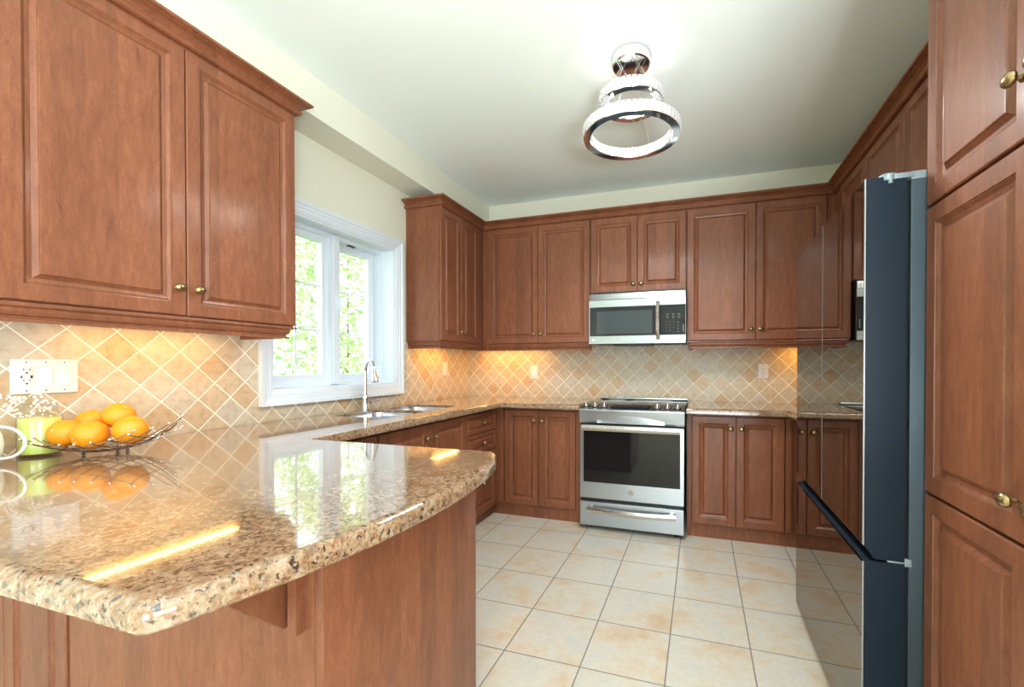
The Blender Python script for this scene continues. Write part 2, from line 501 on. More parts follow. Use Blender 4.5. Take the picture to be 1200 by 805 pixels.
# ------------------------------------------------------------------ setting
RX = 3.37; CZ = 2.745; YR = -7.5; FX = 5.5
bm = bmesh.new(); box(bm, -.008, FX, YR, .008, -.05, 0); struct(link('floor', bm, FLOOR))
bm = bmesh.new(); box(bm, -.2, FX + .2, YR - .2, .2, CZ, CZ + .1); struct(link('ceiling', bm, CEIL))
WY0, WY1, WZ0, WZ1 = -2.083, -1.107, 1.070, 2.068     # kitchen window opening
bm = bmesh.new()
box(bm, -.2, -.008, YR, WY0, 0, CZ); box(bm, -.2, -.008, WY1, .2, 0, CZ)
box(bm, -.2, -.008, WY0, WY1, 0, WZ0); box(bm, -.2, -.008, WY0, WY1, WZ1, CZ)
struct(link('wall_left', bm, WALL))
bm = bmesh.new(); box(bm, -.008, RX + .1, .008, .2, 0, CZ); struct(link('wall_back', bm, WALL))
bm = bmesh.new(); box(bm, RX + .001, RX + .1, -3.3, .008, 0, CZ); struct(link('wall_right', bm, WALL))
bm = bmesh.new(); box(bm, RX + .1, FX, -3.4, -3.3, 0, CZ); struct(link('wall_return', bm, WALL))
bm = bmesh.new()
box(bm, FX, FX + .2, YR, -3.3, 0, .55); box(bm, FX, FX + .2, YR, -3.3, 2.35, CZ)
box(bm, FX, FX + .2, YR, -6.5, .55, 2.35); box(bm, FX, FX + .2, -4.3, -3.3, .55, 2.35)
struct(link('wall_dining', bm, WALL))
bm = bmesh.new()
box(bm, -.2, 1.9, YR - .2, YR, 0, CZ); box(bm, 4.5, FX + .2, YR - .2, YR, 0, CZ); box(bm, 1.9, 4.5, YR - .2, YR, 2.08, CZ)
struct(link('wall_rear', bm, WALL))
# bulkhead along the top of the left wall
bm = bmesh.new(); box(bm, -.008, .209, YR, .008, 2.533, CZ); struct(link('ceiling_bulkhead', bm, WALL))
# patio door and dining window frames behind the camera
bm = bmesh.new()
for x0 in (1.9, 3.17): 
    box(bm, x0, x0 + .06, YR - .12, YR - .04, 0, 2.08); box(bm, x0 + 1.27, x0 + 1.33, YR - .12, YR - .04, 0, 2.08)
    box(bm, x0, x0 + 1.33, YR - .12, YR - .04, 2.01, 2.08); box(bm, x0, x0 + 1.33, YR - .12, YR - .04, 0, .09)
struct(link('door_1', bm, WHITE))
bm = bmesh.new()
for y0 in (-6.5, -5.4):
    box(bm, FX + .04, FX + .12, y0, y0 + .06, .55, 2.35); box(bm, FX + .04, FX + .12, y0 + 1.04, y0 + 1.1, .55, 2.35)
    box(bm, FX + .04, FX + .12, y0, y0 + 1.1, .55, .62); box(bm, FX + .04, FX + .12, y0, y0 + 1.1, 2.28, 2.35)
struct(link('window_2', bm, WHITE))

# backsplash (tile face is x=0 / y=0)
bm = bmesh.new()
box(bm, -.008, .0, -3.9, -2.154, .913, 1.41); box(bm, -.008, .0, -2.154, -.98, .913, 1.02); box(bm, -.008, .0, -.98, .0, .913, 1.41)
struct(link('trim_1', bm, SPLASH))
bm = bmesh.new(); box(bm, 0, RX, -.0, .008, .913, 1.41); box(bm, 1.28, 2.08, 0, .008, 1.41, 1.82); struct(link('trim_2', bm, SPLASH))

# ------------------------------------------------------------------ window
def rect_frame(bm, x0, x1, y0, y1, z0, z1, w, mi=0):
    box(bm, x0, x1, y0, y0 + w, z0, z1, mi=mi); box(bm, x0, x1, y1 - w, y1, z0, z1, mi=mi)
    box(bm, x0, x1, y0 + w, y1 - w, z0, z0 + w, mi=mi); box(bm, x0, x1, y0 + w, y1 - w, z1 - w, z1, mi=mi)


win = bpy.data.objects.new('window_1', None); win.location = (-.1, -1.595, 1.07); COL.objects.link(win); win['kind'] = 'structure'
# casing with stepped profile, swept around the opening (built in the y,z plane)
bm = bmesh.new()
cas = [(0, -.006), (0, .008), (.010, .010), (.014, .014), (.030, .014), (.034, .018), (.050, .020), (.056, .026), (.074, .028), (.074, -.006)]
rings = []
for cy, cz, sy, sz in ((WY0, WZ0, -1, -1), (WY1, WZ0, 1, -1), (WY1, WZ1, 1, 1), (WY0, WZ1, -1, 1)):
    rings.append([bm.verts.new((d, cy + sy * o, cz + sz * o)) for o, d in cas])
for i in range(4):
    q, s = rings[i], rings[(i + 1) % 4]
    for k in range(len(cas)): bm.faces.new((q[k], q[(k + 1) % len(cas)], s[(k + 1) % len(cas)], s[k]))
link('window_casing', bm, TRIMW, win)
bm = bmesh.new()     # jamb liner
rect_frame(bm, -.13, .0, WY0, WY1, WZ0, WZ1, .012)
rect_frame(bm, -.20, -.10, WY0 + .006, WY1 - .006, WZ0 + .006, WZ1 - .006, .035)
box(bm, -.20, -.085, -1.605, -1.535, WZ0 + .02, WZ1 - .02)
box(bm, -.16, -.080, -1.588, -1.552, WZ0 + .03, WZ1 - .03)
link('window_frame', bm, WHITE, win)
sx = -.135
def sash(name, y0, y1, z0, z1, nx, nz, hinge=None, ang=0):
    bm = bmesh.new(); rect_frame(bm, -.022, .022, y0, y1, z0, z1, .042)
    rect_frame(bm, -.010, .026, y0 + .03, y1 - .03, z0 + .03, z1 - .03, .018)
    M = Matrix.Translation((sx, 0, 0))
    if hinge: M = Matrix.Translation((sx + hinge[0], hinge[1], 0)) @ Matrix.Rotation(ang, 4, 'Z') @ Matrix.Translation((0, -hinge[1], 0))
    bm.transform(M); o = link(name, bm, WHITE, win)
    bm = bmesh.new(); box(bm, -.004, .000, y0 + .04, y1 - .04, z0 + .04, z1 - .04); bm.transform(M)
    p = link('pane', bm, PANE, None); subpart(p, o); p.matrix_parent_inverse = Matrix.Translation((.1, 1.595, -1.07)) @ Matrix.Identity(4)
    p.matrix_parent_inverse = (win.matrix_basis @ o.matrix_parent_inverse).inverted()
    bm = bmesh.new(); w = .006
    for i in range(1, nx):
        yy = y0 + .042 + (y1 - y0 - .084) * i / nx; box(bm, .001, .005, yy - w, yy + w, z0 + .04, z1 - .04)
    for i in range(1, nz):
        zz = z0 + .042 + (z1 - z0 - .084) * i / nz; box(bm, .001, .005, y0 + .04, y1 - .04, zz - w, zz + w)
    bm.transform(M); g = link('muntin', bm, WHITE, None); g.parent = o; g.matrix_parent_inverse = (win.matrix_basis @ o.matrix_parent_inverse).inverted()
    return o
sash('sash', WY0 + .035, -1.605, WZ0 + .035, WZ1 - .035, 2, 3)
sash('sash', -1.535, WY1 - .05, WZ0 + .035, WZ1 - .035, 1, 3, hinge=(-.035, WY1 - .07), ang=math.radians(-9))
bm = bmesh.new(); box(bm, -.10, -.078, -1.56, -1.548, 1.50, 1.60, .002); box(bm, -.085, -.06, -1.558, -1.55, 1.56, 1.66, .002)
link('window_latch', bm, WHITE, win)
bm = bmesh.new(); box(bm, -.12, -.105, -1.44, -1.38, WZ1 - .052, WZ1 - .044)
link('hinge_track', bm, NICKEL, win)

# ------------------------------------------------------------------ outside: ground, trees, shrubs
bm = bmesh.new(); box(bm, -40, -.25, -12, 30, -.45, -.405); tag(link('lawn', bm, GRASS), 'sunlit green lawn outside the kitchen window', 'grass', kind='stuff')
rnd = random.Random(4)
def tree(name, label, x, y, h, rad, mat, trunk=.08, n=2600, base=.25, leaf=.09, group=None):
    e = empty(name, (x, y, -.4), label, 'tree', group)
    bm = bmesh.new(); tube(bm, [(x, y, -.4), (x + .05, y, -.4 + h * .35), (x, y + .05, -.4 + h * .8)], [trunk, trunk * .7, trunk * .25], 8)
    for a in range(6):
        t = a * 1.05; z0 = -.4 + h * (.3 + .07 * a)
        tube(bm, [(x, y, z0), (x + math.cos(t) * rad * .6, y + math.sin(t) * rad * .6, z0 + h * .15)], [trunk * .4, trunk * .1], 6)
    link('trunk', bm, BARK, e, True)
    bm = bmesh.new()
    for i in range(n):
        a = rnd.uniform(0, 6.283); t = rnd.uniform(base, 1); rr = rad * math.sin(math.pi * min(1, (t - base) / (1 - base) * .86 + .12)) * (.55 + .5 * rnd.random()) * (1 + .25 * math.sin(a * 3 + t * 9))
        c = Vector((x + math.cos(a) * rr, y + math.sin(a) * rr, -.4 + h * t)); s = leaf * rnd.uniform(.6, 1.3)
        d1 = Vector((rnd.gauss(0, 1), rnd.gauss(0, 1), rnd.gauss(0, .7))).normalized(); d2 = d1.orthogonal().normalized()
        vs = [bm.verts.new(c + q) for q in (d1 * s, d2 * s * .45, -d1 * s, -d2 * s * .45)]
        bm.faces.new(vs)
    link('crown', bm, mat, e)
    return e
tree('leafy_tree', 'tall bright green tree seen through the right window sash', -7.5, 6.2, 6.2, 2.4, LEAF1, .035, n=5600, leaf=.10, base=.12)
tree('garden_shrub', 'feathery green shrub low in the right window sash', -4.1, 2.6, 2.2, .8, LEAF1, .03, 2200, .12, .04)
tree('garden_shrub', 'leafy shrub seen low in the left window sash', -2.9, -.35, 2.2, .55, LEAF2, .03, 1800, .12, .038)
tree('leafy_tree', 'slender dark green tree in the left window sash', -5.6, .9, 4.6, .9, LEAF2, .05, 2100, .12, .045)

# ------------------------------------------------------------------ cabinets
D = .312      # face plane of the upper doors
UZ0, UZ1 = 1.395, 2.405
cabinet('wall_cabinet', 'large reddish-brown upper cabinet at the left edge, beside the window, with two raised-panel doors', 'cabinet',
        [(0.001, .291, -3.14, -2.204, UZ0, 2.41)],
        [('door', 'x+', D, -2.670, -2.204, UZ0 + .003, UZ1, -2.637, 1.500), ('door', 'x+', D, -3.138, -2.671, UZ0 + .003, UZ1, -2.704, 1.500)])
cabinet('wall_cabinet', 'brown upper cabinet between window and corner, its plain side turned to the window', 'cabinet',
        [(0.001, .291, -.972, -.005, UZ0, 2.41), (.29, .30, -.45, -.312, UZ0, 2.41)],
        [('door', 'x+', D, -.970, -.680, UZ0 + .003, UZ1, -.705, 1.478), ('door', 'x+', D, -.679, -.392, UZ0 + .003, UZ1, -.655, 1.478)])
cabinet('wall_cabinet', 'brown double-door upper cabinet in the back-left corner, left of the microwave', 'cabinet',
        [(.301, 1.297, -.291, -.001, UZ0, 2.41)],
        [('door', 'y-', -D, .357, .834, UZ0 + .003, UZ1, .805, 1.478), ('door', 'y-', -D, .835, 1.293, UZ0 + .003, UZ1, .864, 1.478)])
cabinet('wall_cabinet', 'short brown two-door cabinet directly above the microwave', 'cabinet',
        [(1.299, 2.058, -.291, -.001, 1.795, 2.41)],
        [('door', 'y-', -D, 1.301, 1.682, 1.80, UZ1, 1.652, 1.858), ('door', 'y-', -D, 1.683, 2.055, 1.80, UZ1, 1.713, 1.858)])
cabinet('wall_cabinet', 'brown double-door upper cabinet right of the microwave, over the right outlet', 'cabinet',
        [(2.062, 3.078, -.291, -.001, UZ0, 2.41), (3.03, 3.06, -.30, -.29, UZ0, 2.41)],
        [('door', 'y-', -D, 2.064, 2.548, UZ0 + .003, UZ1, 2.518, 1.478), ('door', 'y-', -D, 2.549, 3.008, UZ0 + .003, UZ1, 2.579, 1.478)])
RF = 3.05
cabinet('wall_cabinet', 'narrow brown upper cabinet in the back-right corner, just beyond the fridge', 'cabinet',
        [(3.08, RX, -.918, -.001, UZ0, 2.41), (RF + .012, 3.08, -.44, -.292, UZ0, 2.41)],
        [('door', 'x-', RF, -.915, -.445, UZ0 + .003, UZ1, -.88, 1.478)])
cabinet('wall_cabinet', 'short brown upper cabinet above the far half of the fridge', 'cabinet',
        [(RF + .022, RX, -1.40, -.92, 1.795, 2.41)],
        [('door', 'x-', RF, -1.398, -.921, 1.80, UZ1, -1.37, 1.86)])
cabinet('wall_cabinet', 'short brown upper cabinet above the near half of the fridge, beside the pantry', 'cabinet',
        [(RF + .022, RX, -2.330, -1.402, 1.795, 2.41)],
        [('door', 'x-', RF, -1.865, -1.402, 1.80, UZ1, -1.43, 1.86), ('door', 'x-', RF, -2.328, -1.866, 1.80, UZ1, -2.30, 1.86)])

crown = [(-.02, 2.404), (-.004, 2.404), (-.004, 2.409), (.010, 2.409), (.018, 2.413), (.022, 2.420), (.020, 2.427), (.008, 2.430), (.008, 2.434), (.013, 2.443), (.024, 2.451), (.036, 2.455), (.042, 2.457), (.042, 2.460), (.052, 2.461), (.055, 2.465), (.055, 2.472), (-.02, 2.472)]
def crown_obj(path, label):
    bm = bmesh.new(); sweep(bm, path, crown); return tag(link('crown_molding', bm, WOOD), label, 'molding')
crown_obj([(0, -.974), (D, -.974), (D, -D), (RF, -D), (RF, -2.33)], 'brown crown molding running around the far upper cabinets to the fridge')
crown_obj([(D, -3.7), (D, -2.203), (0, -2.203)], 'brown crown molding on top of the large cabinet at the left edge')
rail = [(-.024, 1.3975), (-.010, 1.3945), (-.008, 1.388), (-.010, 1.382), (-.018, 1.380), (-.018, 1.370), (-.024, 1.358), (-.030, 1.354), (-.030, 1.350), (-.021, 1.347), (-.021, 1.338), (-.046, 1.338), (-.046, 1.3975)]
def rail_obj(path, label):
    bm = bmesh.new(); sweep(bm, path, rail); return tag(link('light_rail', bm, WOOD), label, 'molding')
rail_obj([(0, -.974), (D, -.974), (D, -D), (1.297, -D)], 'brown light rail under the corner upper cabinets left of the microwave')
rail_obj([(2.062, 0), (2.062, -D), (RF, -D), (RF, -.918)], 'brown light rail under the upper cabinet right of the microwave')
rail_obj([(D, -3.7), (D, -2.203), (0, -2.203)], 'brown light rail under the large cabinet at the left edge')

# base cabinets.  BF: face plane of the doors
BF = .612
BZ0, BZ1 = .098, .857
cabinet('base_cabinet', 'brown two-door sink cabinet below the window', 'cabinet',
        [(.001, .59, -2.00, -1.125, .10, .66), (.57, .59, -2.00, -1.125, .66, .874), (.001, .59, -2.00, -1.98, .66, .874)],
        [('door', 'x+', BF, -1.985, -1.556, BZ0, BZ1, -1.60, .775), ('door', 'x+', BF, -1.554, -1.127, BZ0, BZ1, -1.51, .775)],
        kick=[(.50, .555, -2.00, -1.125, 0, .10)])
cabinet('base_cabinet', 'brown base unit between sink cabinet and peninsula, mostly hidden behind the worktop', 'cabinet',
        [(.001, .59, -2.44, -2.002, .10, .874)], [('door', 'x+', BF, -2.43, -2.004, BZ0, BZ1, None, None)], kick=[(.50, .555, -2.44, -2.002, 0, .10)])
cabinet('drawer_cabinet', 'brown drawer base cabinet right of the sink with three drawers', 'cabinet',
        [(.001, .59, -1.0, -.615, .10, .874), (.51, .59, -1.123, -1.0, .10, .874), (.001, .51, -1.123, -1.0, .10, .66)],
        [('drawer', 'x+', BF, -1.12, -.655, .708, BZ1, -.888, .782), ('drawer', 'x+', BF, -1.12, -.655, .556, .705, -.888, .631), ('drawer', 'x+', BF, -1.12, -.655, BZ0, .553, -.888, .325)],
        kick=[(.50, .555, -1.123, -.6155, 0, .10)])
cabinet('base_cabinet', 'brown two-door base cabinet left of the range, in the corner', 'cabinet',
        [(.001, 1.300, -.59, -.001, .10, .874), (.591, .655, -.613, -.59, .10, .86), (.001, .591, -.613, -.59, .10, .874)],
        [('door', 'y-', -BF, .660, .954, BZ0, BZ1, .922, .775), ('door', 'y-', -BF, .955, 1.258, BZ0, BZ1, .988, .775)],
        kick=[(.556, 1.300, -.588, -.54, 0, .10), (.50, .556, -.615, -.54, 0, .10)])
bbox('filler_strip', (1.260, 1.302, -.606, -.5905, .10, .86), WOOD, bpy.data.objects['body.012'] if False else None)
tag(bpy.data.objects['filler_strip'], 'narrow brown filler strip between the left base cabinet and the range', 'filler strip')
cabinet('base_cabinet', 'brown two-door base cabinet right of the range', 'cabinet',
        [(2.075, 2.755, -.59, -.001, .10, .874), (2.075, 2.103, -.606, -.59, .10, .86), (2.70, 2.735, -.613, -.59, .10, .86)],
        [('door', 'y-', -BF, 2.106, 2.395, BZ0, BZ1, 2.362, .775), ('door', 'y-', -BF, 2.396, 2.696, BZ0, BZ1, 2.430, .775)],
        kick=[(2.075, 2.7565, -.588, -.54, 0, .10)])
cabinet('base_cabinet', 'brown corner base cabinet mostly hidden behind the fridge', 'cabinet',
        [(2.757, RX, -1.41, -.001, .10, .874)], [('door', 'x-', 2.737, -1.40, -.95, BZ0, BZ1, -1.0, .775)], kick=[(2.802, 2.86, -1.41, -.54, 0, .10), (2.757, 2.802, -.588, -.54, 0, .10)])

# peninsula base: end panel, back panel, a door, a corbel and a cleat
pe = empty('peninsula_cabinet', (.7, -2.8, 0), 'brown peninsula base under the granite breakfast overhang', 'cabinet')
bbox('body', (.01, 1.400, -3.085, -2.48, .0, .874), WOOD, pe)
bbox('end_panel', (1.401, 1.425, -3.107, -2.47, 0, .873), WOOD, pe, .0015)
bbox('back_panel', (.555, 1.4005, -3.107, -3.087, 0, .873), WOOD, pe)
panel_front('door', pe, 'y-', -3.112, .250, .548, .10, .868)
panel_front('door', pe, 'y-', -3.112, .01, .248, .10, .868)
bm = bmesh.new()
tri = [(-3.1075, .873), (-3.33, .873), (-3.33, .862), (-3.12, .660), (-3.1075, .660)]
for x0, x1 in ((1.310, 1.332),):
    a = [bm.verts.new((x0, y, z)) for y, z in tri]; b = [bm.verts.new((x1, y, z)) for y, z in tri]
    bm.faces.new(a); bm.faces.new(b)
    for k in range(5): bm.faces.new((a[k], a[(k + 1) % 5], b[(k + 1) % 5], b[k]))
link('corbel', bm, WOOD, pe)
bbox('cleat', (1.352, 1.375, -3.128, -3.1075, .657, .873), WOOD, pe)

# pantry
PF = 2.755
pan = [(PF + .021, RX, -3.16, -2.337, .10, 2.42)]
cabinet('pantry_cabinet', 'tall reddish-brown pantry cabinet at the right edge beside the fridge', 'cabinet', pan,
        [('door', 'x-', PF, -2.745, -2.338, 1.650, 2.405, -2.716, 1.772), ('door', 'x-', PF, -2.745, -2.338, .862, 1.644, -2.712, .945), ('door', 'x-', PF, -2.745, -2.338, .10, .857, None, None),
         ('door', 'x-', PF, -3.155, -2.748, 1.650, 2.405, -2.778, 1.772), ('door', 'x-', PF, -3.155, -2.748, .862, 1.644, -2.782, .945), ('door', 'x-', PF, -3.155, -2.748, .10, .857, None, None)],
        kick=[(PF + .08, RX, -3.16, -2.337, 0, .10)])
bm = bmesh.new(); sweep(bm, [(RX, -2.337 + .0), (PF, -2.337), (PF, -3.16)][1:], crown); tag(link('crown_molding', bm, WOOD), 'brown crown molding on top of the tall pantry at the right', 'molding')

# ------------------------------------------------------------------ worktops
def rounded(poly, radii, seg=8):
    out = []; N = len(poly)
    for i, p in enumerate(poly):
        r = radii[i] if isinstance(radii, (list, tuple)) else radii
        p = Vector(p); a = Vector(poly[i - 1]); b = Vector(poly[(i + 1) % N])
        if r <= 0: out.append(p); continue
        d1 = (a - p).normalized(); d2 = (b - p).normalized(); ang = d1.angle(d2); t = r / math.tan(ang / 2)
        c = p + (d1 + d2).normalized() * (r / math.sin(ang / 2))
        s = p + d1 * t - c; e = p + d2 * t - c
        for k in range(seg + 1):
            q = s.lerp(e, k / seg).normalized() * r; out.append(c + q)
    return out


def inset(pts, d):
    N = len(pts); out = []
    for i in range(N):
        a, p, b = pts[i - 1], pts[i], pts[(i + 1) % N]
        e1 = (p - a); e2 = (b - p)
        if e1.length < 1e-7: e1 = e2
        if e2.length < 1e-7: e2 = e1
        n1 = Vector((-e1.y, e1.x)).normalized(); n2 = Vector((-e2.y, e2.x)).normalized()
        m = (n1 + n2).normalized(); out.append(p + m * (d / max(.3, m.dot(n1))))
    return out


def slab(name, poly, prof, holes=()):
    bm = bmesh.new()
    rings = [[bm.verts.new((p.x, p.y, z)) for p in inset(poly, i)] for i, z in prof]
    for q, s in zip(rings, rings[1:]):
        for k in range(len(q)): bm.faces.new((q[k], q[(k + 1) % len(q)], s[(k + 1) % len(q)], s[k]))
    hr = []
    for h in holes:
        t = [bm.verts.new((p.x, p.y, prof[0][1])) for p in h]; b = [bm.verts.new((p.x, p.y, prof[-1][1])) for p in h]
        for k in range(len(t)): bm.faces.new((t[k], t[(k + 1) % len(t)], b[(k + 1) % len(t)], b[k]))
        hr.append((t, b))
    for idx, ring in ((0, rings[0]), (1, rings[-1])):
        loops = [ring] + [h[idx] for h in hr]
        flat = [v for L in loops for v in L]
        for tri_ in tessellate_polygon([[v.co.copy() for v in L] for L in loops]):
            try: bm.faces.new([flat[i] for i in tri_])
            except ValueError: pass
    o = link(name, bm, GRANITE, None, smooth=True)
    for p in o.data.polygons:
        if abs(p.normal.z) > .9999: p.use_smooth = False      # the polished top is dead flat
    return o


EP = [(.022, .915), (.015, .9142), (.0085, .9115), (.004, .907), (.001, .901), (0, .894), (0, .879), (.003, .8755)]
main = [(0.001, -.001), (0.001, -3.455), (1.502, -3.456), (1.518, -3.425), (1.534, -3.367), (1.558, -3.282), (1.574, -3.20), (1.587, -3.12), (1.594, -3.0), (1.594, -2.90), (1.587, -2.80), (1.567, -2.648), (1.540, -2.55), (1.490, -2.437), (.667, -2.437), (.667, -.69), (1.308, -.69), (1.308, -.001)]
rad = [0, 0, .026, .03, .1, .2, .3, .3, .3, .3, .3, .3, .1, .05, .01, .01, 0, 0]
bowlL = rounded([(.11, -1.81), (.50, -1.81), (.50, -1.42), (.11, -1.42)], .06)
bowlR = rounded([(.11, -1.385), (.49, -1.385), (.49, -1.03), (.11, -1.03)], .06)
tag(slab('worktop', rounded(main, rad), EP, [bowlL, bowlR]), 'long polished speckled granite worktop forming sink run and curved peninsula', 'worktop')
right = [(2.068, -.69), (2.706, -.69), (2.706, -1.415), (RX - .001, -1.415), (RX - .001, -.001), (2.068, -.001)]
tag(slab('worktop', rounded(right, 0), EP), 'short speckled granite worktop right of the range', 'worktop')

# sink, each bowl a lofted basin hanging below the worktop
sk = empty('kitchen_sink', (.31, -1.43, .7), 'double-bowl stainless undermount sink below the window', 'sink')
for hole, dz, nm in ((bowlL, .20, 'bowl'), (bowlR, .18, 'bowl')):
    bm = bmesh.new(); prof = [(.0006, .897), (.0018, .8975), (.0025, .895), (.0035, .86), (.005, .70 + (.20 - dz)), (.02, .68 + (.20 - dz)), (.06, .676 + (.20 - dz))]
    rr = [[bm.verts.new((p.x, p.y, z)) for p in inset(hole, i)] for i, z in prof]
    for q, s in zip(rr, rr[1:]):
        for k in range(len(q)): bm.faces.new((q[k], q[(k + 1) % len(q)], s[(k + 1) % len(q)], s[k]))
    bm.faces.new(rr[-1]); b = link(nm, bm, SINKM, sk, smooth=True)
    c = sum((p for p in hole), Vector((0, 0))) / len(hole)
    bm = bmesh.new(); lathe(bm, [(0, .003), (.02, .003), (.03, .002), (.042, .005), (.044, .001), (.044, 0)], (c.x, c.y, .677 + (.20 - dz)), (0, 0, 1), 20)
    d = link('drain', bm, CHROME, None, True); d.parent = b; d.matrix_parent_inverse = (sk.matrix_basis @ b.matrix_parent_inverse).inverted()

# faucet
fx, fy = .062, -1.475
fa = empty('kitchen_faucet', (fx, fy, .915), 'chrome gooseneck pull-down faucet behind the sink', 'faucet')
bm = bmesh.new(); lathe(bm, [(0, 0), (.030, 0), (.030, .006), (.026, .010), (.024, .03), (.021, .075), (.022, .08), (.018, .088), (.014, .095), (.013, .11), (0, .11)], (fx, fy, .9155), (0, 0, 1), 24)
link('faucet_body', bm, CHROME, fa, True)
bm = bmesh.new(); dx, dy = .90, -.43
pts = [(fx, fy, 1.02), (fx, fy, 1.17)]
for k in range(1, 15):
    t = math.pi * k / 14 * .93; pts.append((fx + dx * .065 * (1 - math.cos(t)), fy + dy * .065 * (1 - math.cos(t)), 1.17 + .068 * math.sin(t)))
tube(bm, pts, .011, 14); link('spout', bm, CHROME, fa, True)
e0 = Vector(pts[-1]); dd = (Vector(pts[-1]) - Vector(pts[-2])).normalized()
bm = bmesh.new(); lathe(bm, [(0, 0), (.012, 0), (.014, .01), (.014, .03), (.017, .045), (.021, .075), (.021, .082), (.016, .085), (0, .085)], e0, dd, 20)
link('spray_head', bm, CHROME, fa, True)
bm = bmesh.new(); tube(bm, [(fx, fy, .965), (fx + .008, fy + .045, .967), (fx + .010, fy + .05, .968)], [.013, .013, .010], 14)
tube(bm, [(fx + .010, fy + .05, .968), (fx + .02, fy + .10, .974), (fx + .022, fy + .112, .976)], [.006, .0055, .008], 12)
link('lever', bm, CHROME, fa, True)

# ------------------------------------------------------------------ range
RX0, RX1, RFY = 1.318, 2.056, -.700
rg = empty('range', (1.687, -.35, 0), 'stainless slide-in electric range with black oven window', 'range')
bm = bmesh.new(); box(bm, RX0 + .004, RX1 - .004, RFY + .03, -.02, .05, .895); link('body', bm, BLACK, rg)
for x in (RX0 + .05, RX1 - .05):
    bm = bmesh.new(); lathe(bm, [(0, 0), (.022, 0), (.018, .02), (.012, .022), (.012, .05), (0, .05)], (x, RFY + .07, 0.001), (0, 0, 1), 14)
    link('foot', bm, BLACK, rg, True)
# control fascia: extruded profile along x, with a shallow arched recess
def extr(bm, prof, x0, x1, mi=0):
    a = [bm.verts.new((x0, y, z)) for y, z in prof]; b = [bm.verts.new((x1, y, z)) for y, z in prof]; K = len(prof)
    for k in range(K):
        f = bm.faces.new((a[k], a[(k + 1) % K], b[(k + 1) % K], b[k])); f.material_index = mi
    bm.faces.new(a).material_index = mi; bm.faces.new(b).material_index = mi
bm = bmesh.new(); extr(bm, [(-.60, .919), (-.712, .889), (-.720, .880), (-.716, .858), (-.704, .800), (-.700, .788), (-.64, .788), (-.60, .86)], RX0 - .004, RX1 + .004)
cp = link('control_fascia', bm, STEEL, rg, False)
bm = bmesh.new()     # raised arched lip on the lower fascia
N = 24; top = []; bot = []
for k in range(N + 1):
    t = k / N; x = RX0 + .13 + t * (RX1 - RX0 - .26); h = .812 + .030 * math.sin(math.pi * t)
    top.append((x, h)); bot.append((x, .790))
def fy_at(z): return -.700 - (z - .788) * .0 - .002 - (.016 * max(0, (z - .80)) / .058)
va = [bm.verts.new((x, fy_at(z) - .0015, z)) for x, z in top]; vb = [bm.verts.new((x, fy_at(z) - .008, z)) for x, z in bot]
vc = [bm.verts.new((x, fy_at(z) + .004, z)) for x, z in top]; vd = [bm.verts.new((x, fy_at(z) + .004, z)) for x, z in bot]
for k in range(N):
    bm.faces.new((va[k], va[k + 1], vb[k + 1], vb[k])); bm.faces.new((va[k], va[k + 1], vc[k + 1], vc[k])); bm.faces.new((vb[k], vb[k + 1], vd[k + 1], vd[k])); bm.faces.new((vc[k], vc[k + 1], vd[k + 1], vd[k]))
bm.faces.new((va[0], vb[0], vd[0], vc[0])); bm.faces.new((va[-1], vb[-1], vd[-1], vc[-1]))
link('fascia_lip', bm, STEEL, rg)
def onfas(y): return .919 + (y + .60) * (.030 / .112)   # z on sloped control surface
bm = bmesh.new(); y0, y1 = -.690, -.620
q = [(1.54, y0, onfas(y0)), (1.815, y0, onfas(y0)), (1.83, y1, onfas(y1)), (1.555, y1, onfas(y1))]
a = [bm.verts.new((x, y, z + .0004)) for x, y, z in q]; b = [bm.verts.new((x, y - .001, z + .003)) for x, y, z in q]
bm.faces.new(a); bm.faces.new(b)
for k in range(4): bm.faces.new((a[k], a[(k + 1) % 4], b[(k + 1) % 4], b[k]))
link('display', bm, BLACKG, rg)
nrm_ = Vector((0, -.030, .112)).normalized()
for x in (1.352, 1.420, 1.490, 1.872, 1.943, 2.012):
    o = Vector((x, -.652, onfas(-.652)))
    bm = bmesh.new()
    lathe(bm, [(0, 0), (.026, 0), (.026, .004), (.024, .006), (.019, .007), (.018, .018), (.016, .024), (0, .024)], o, nrm_, 20)
    kb = link('knob', bm, STEELV, rg, True)
    bm = bmesh.new(); lathe(bm, [(.0195, .0062), (.0275, .0052), (.0275, .0035), (.027, .0)], o, nrm_, 20); sub('bezel', bm, BLACK, kb, rg, True)
    bm = bmesh.new(); box(bm, x - .004, x + .004, -.672, -.634, o.z + .018, o.z + .032, .002)
    g = link('grip', bm, STEEL, None, True); g.parent = kb; g.matrix_parent_inverse = (rg.matrix_basis @ kb.matrix_parent_inverse).inverted()
bm = bmesh.new(); box(bm, RX0 - .006, RX1 + .006, -.60, -.035, .909, .919, .003); link('cooktop_glass', bm, BLACKG, rg, True)
bm = bmesh.new()
for cx, cy, r in ((1.50, -.44, .10), (1.50, -.18, .075), (1.87, -.44, .085), (1.87, -.18, .085), (1.69, -.20, .06)):
    bm = bmesh.new(); lathe(bm, [(r - .002, 0), (r - .002, .0006), (r, .0006), (r, 0), (r - .002, 0)], (cx, cy, .9190), (0, 0, 1), 32); link('burner_ring', bm, MARK, rg)
bm = bmesh.new(); box(bm, RX0 + .02, RX1 + .006, -.085, -.030, .919, .934, .003); tr = link('rear_trim', bm, STEEL, rg, True)
bm = bmesh.new()
for x0, x1 in ((1.40, 1.47), (1.53, 1.73), (1.80, 1.86)): box(bm, x0, x1, -.0865, -.060, .9335, .9348)
v = link('vent_slot', bm, DARKGAP, None); v.parent = tr; v.matrix_parent_inverse = (rg.matrix_basis @ tr.matrix_parent_inverse).inverted()
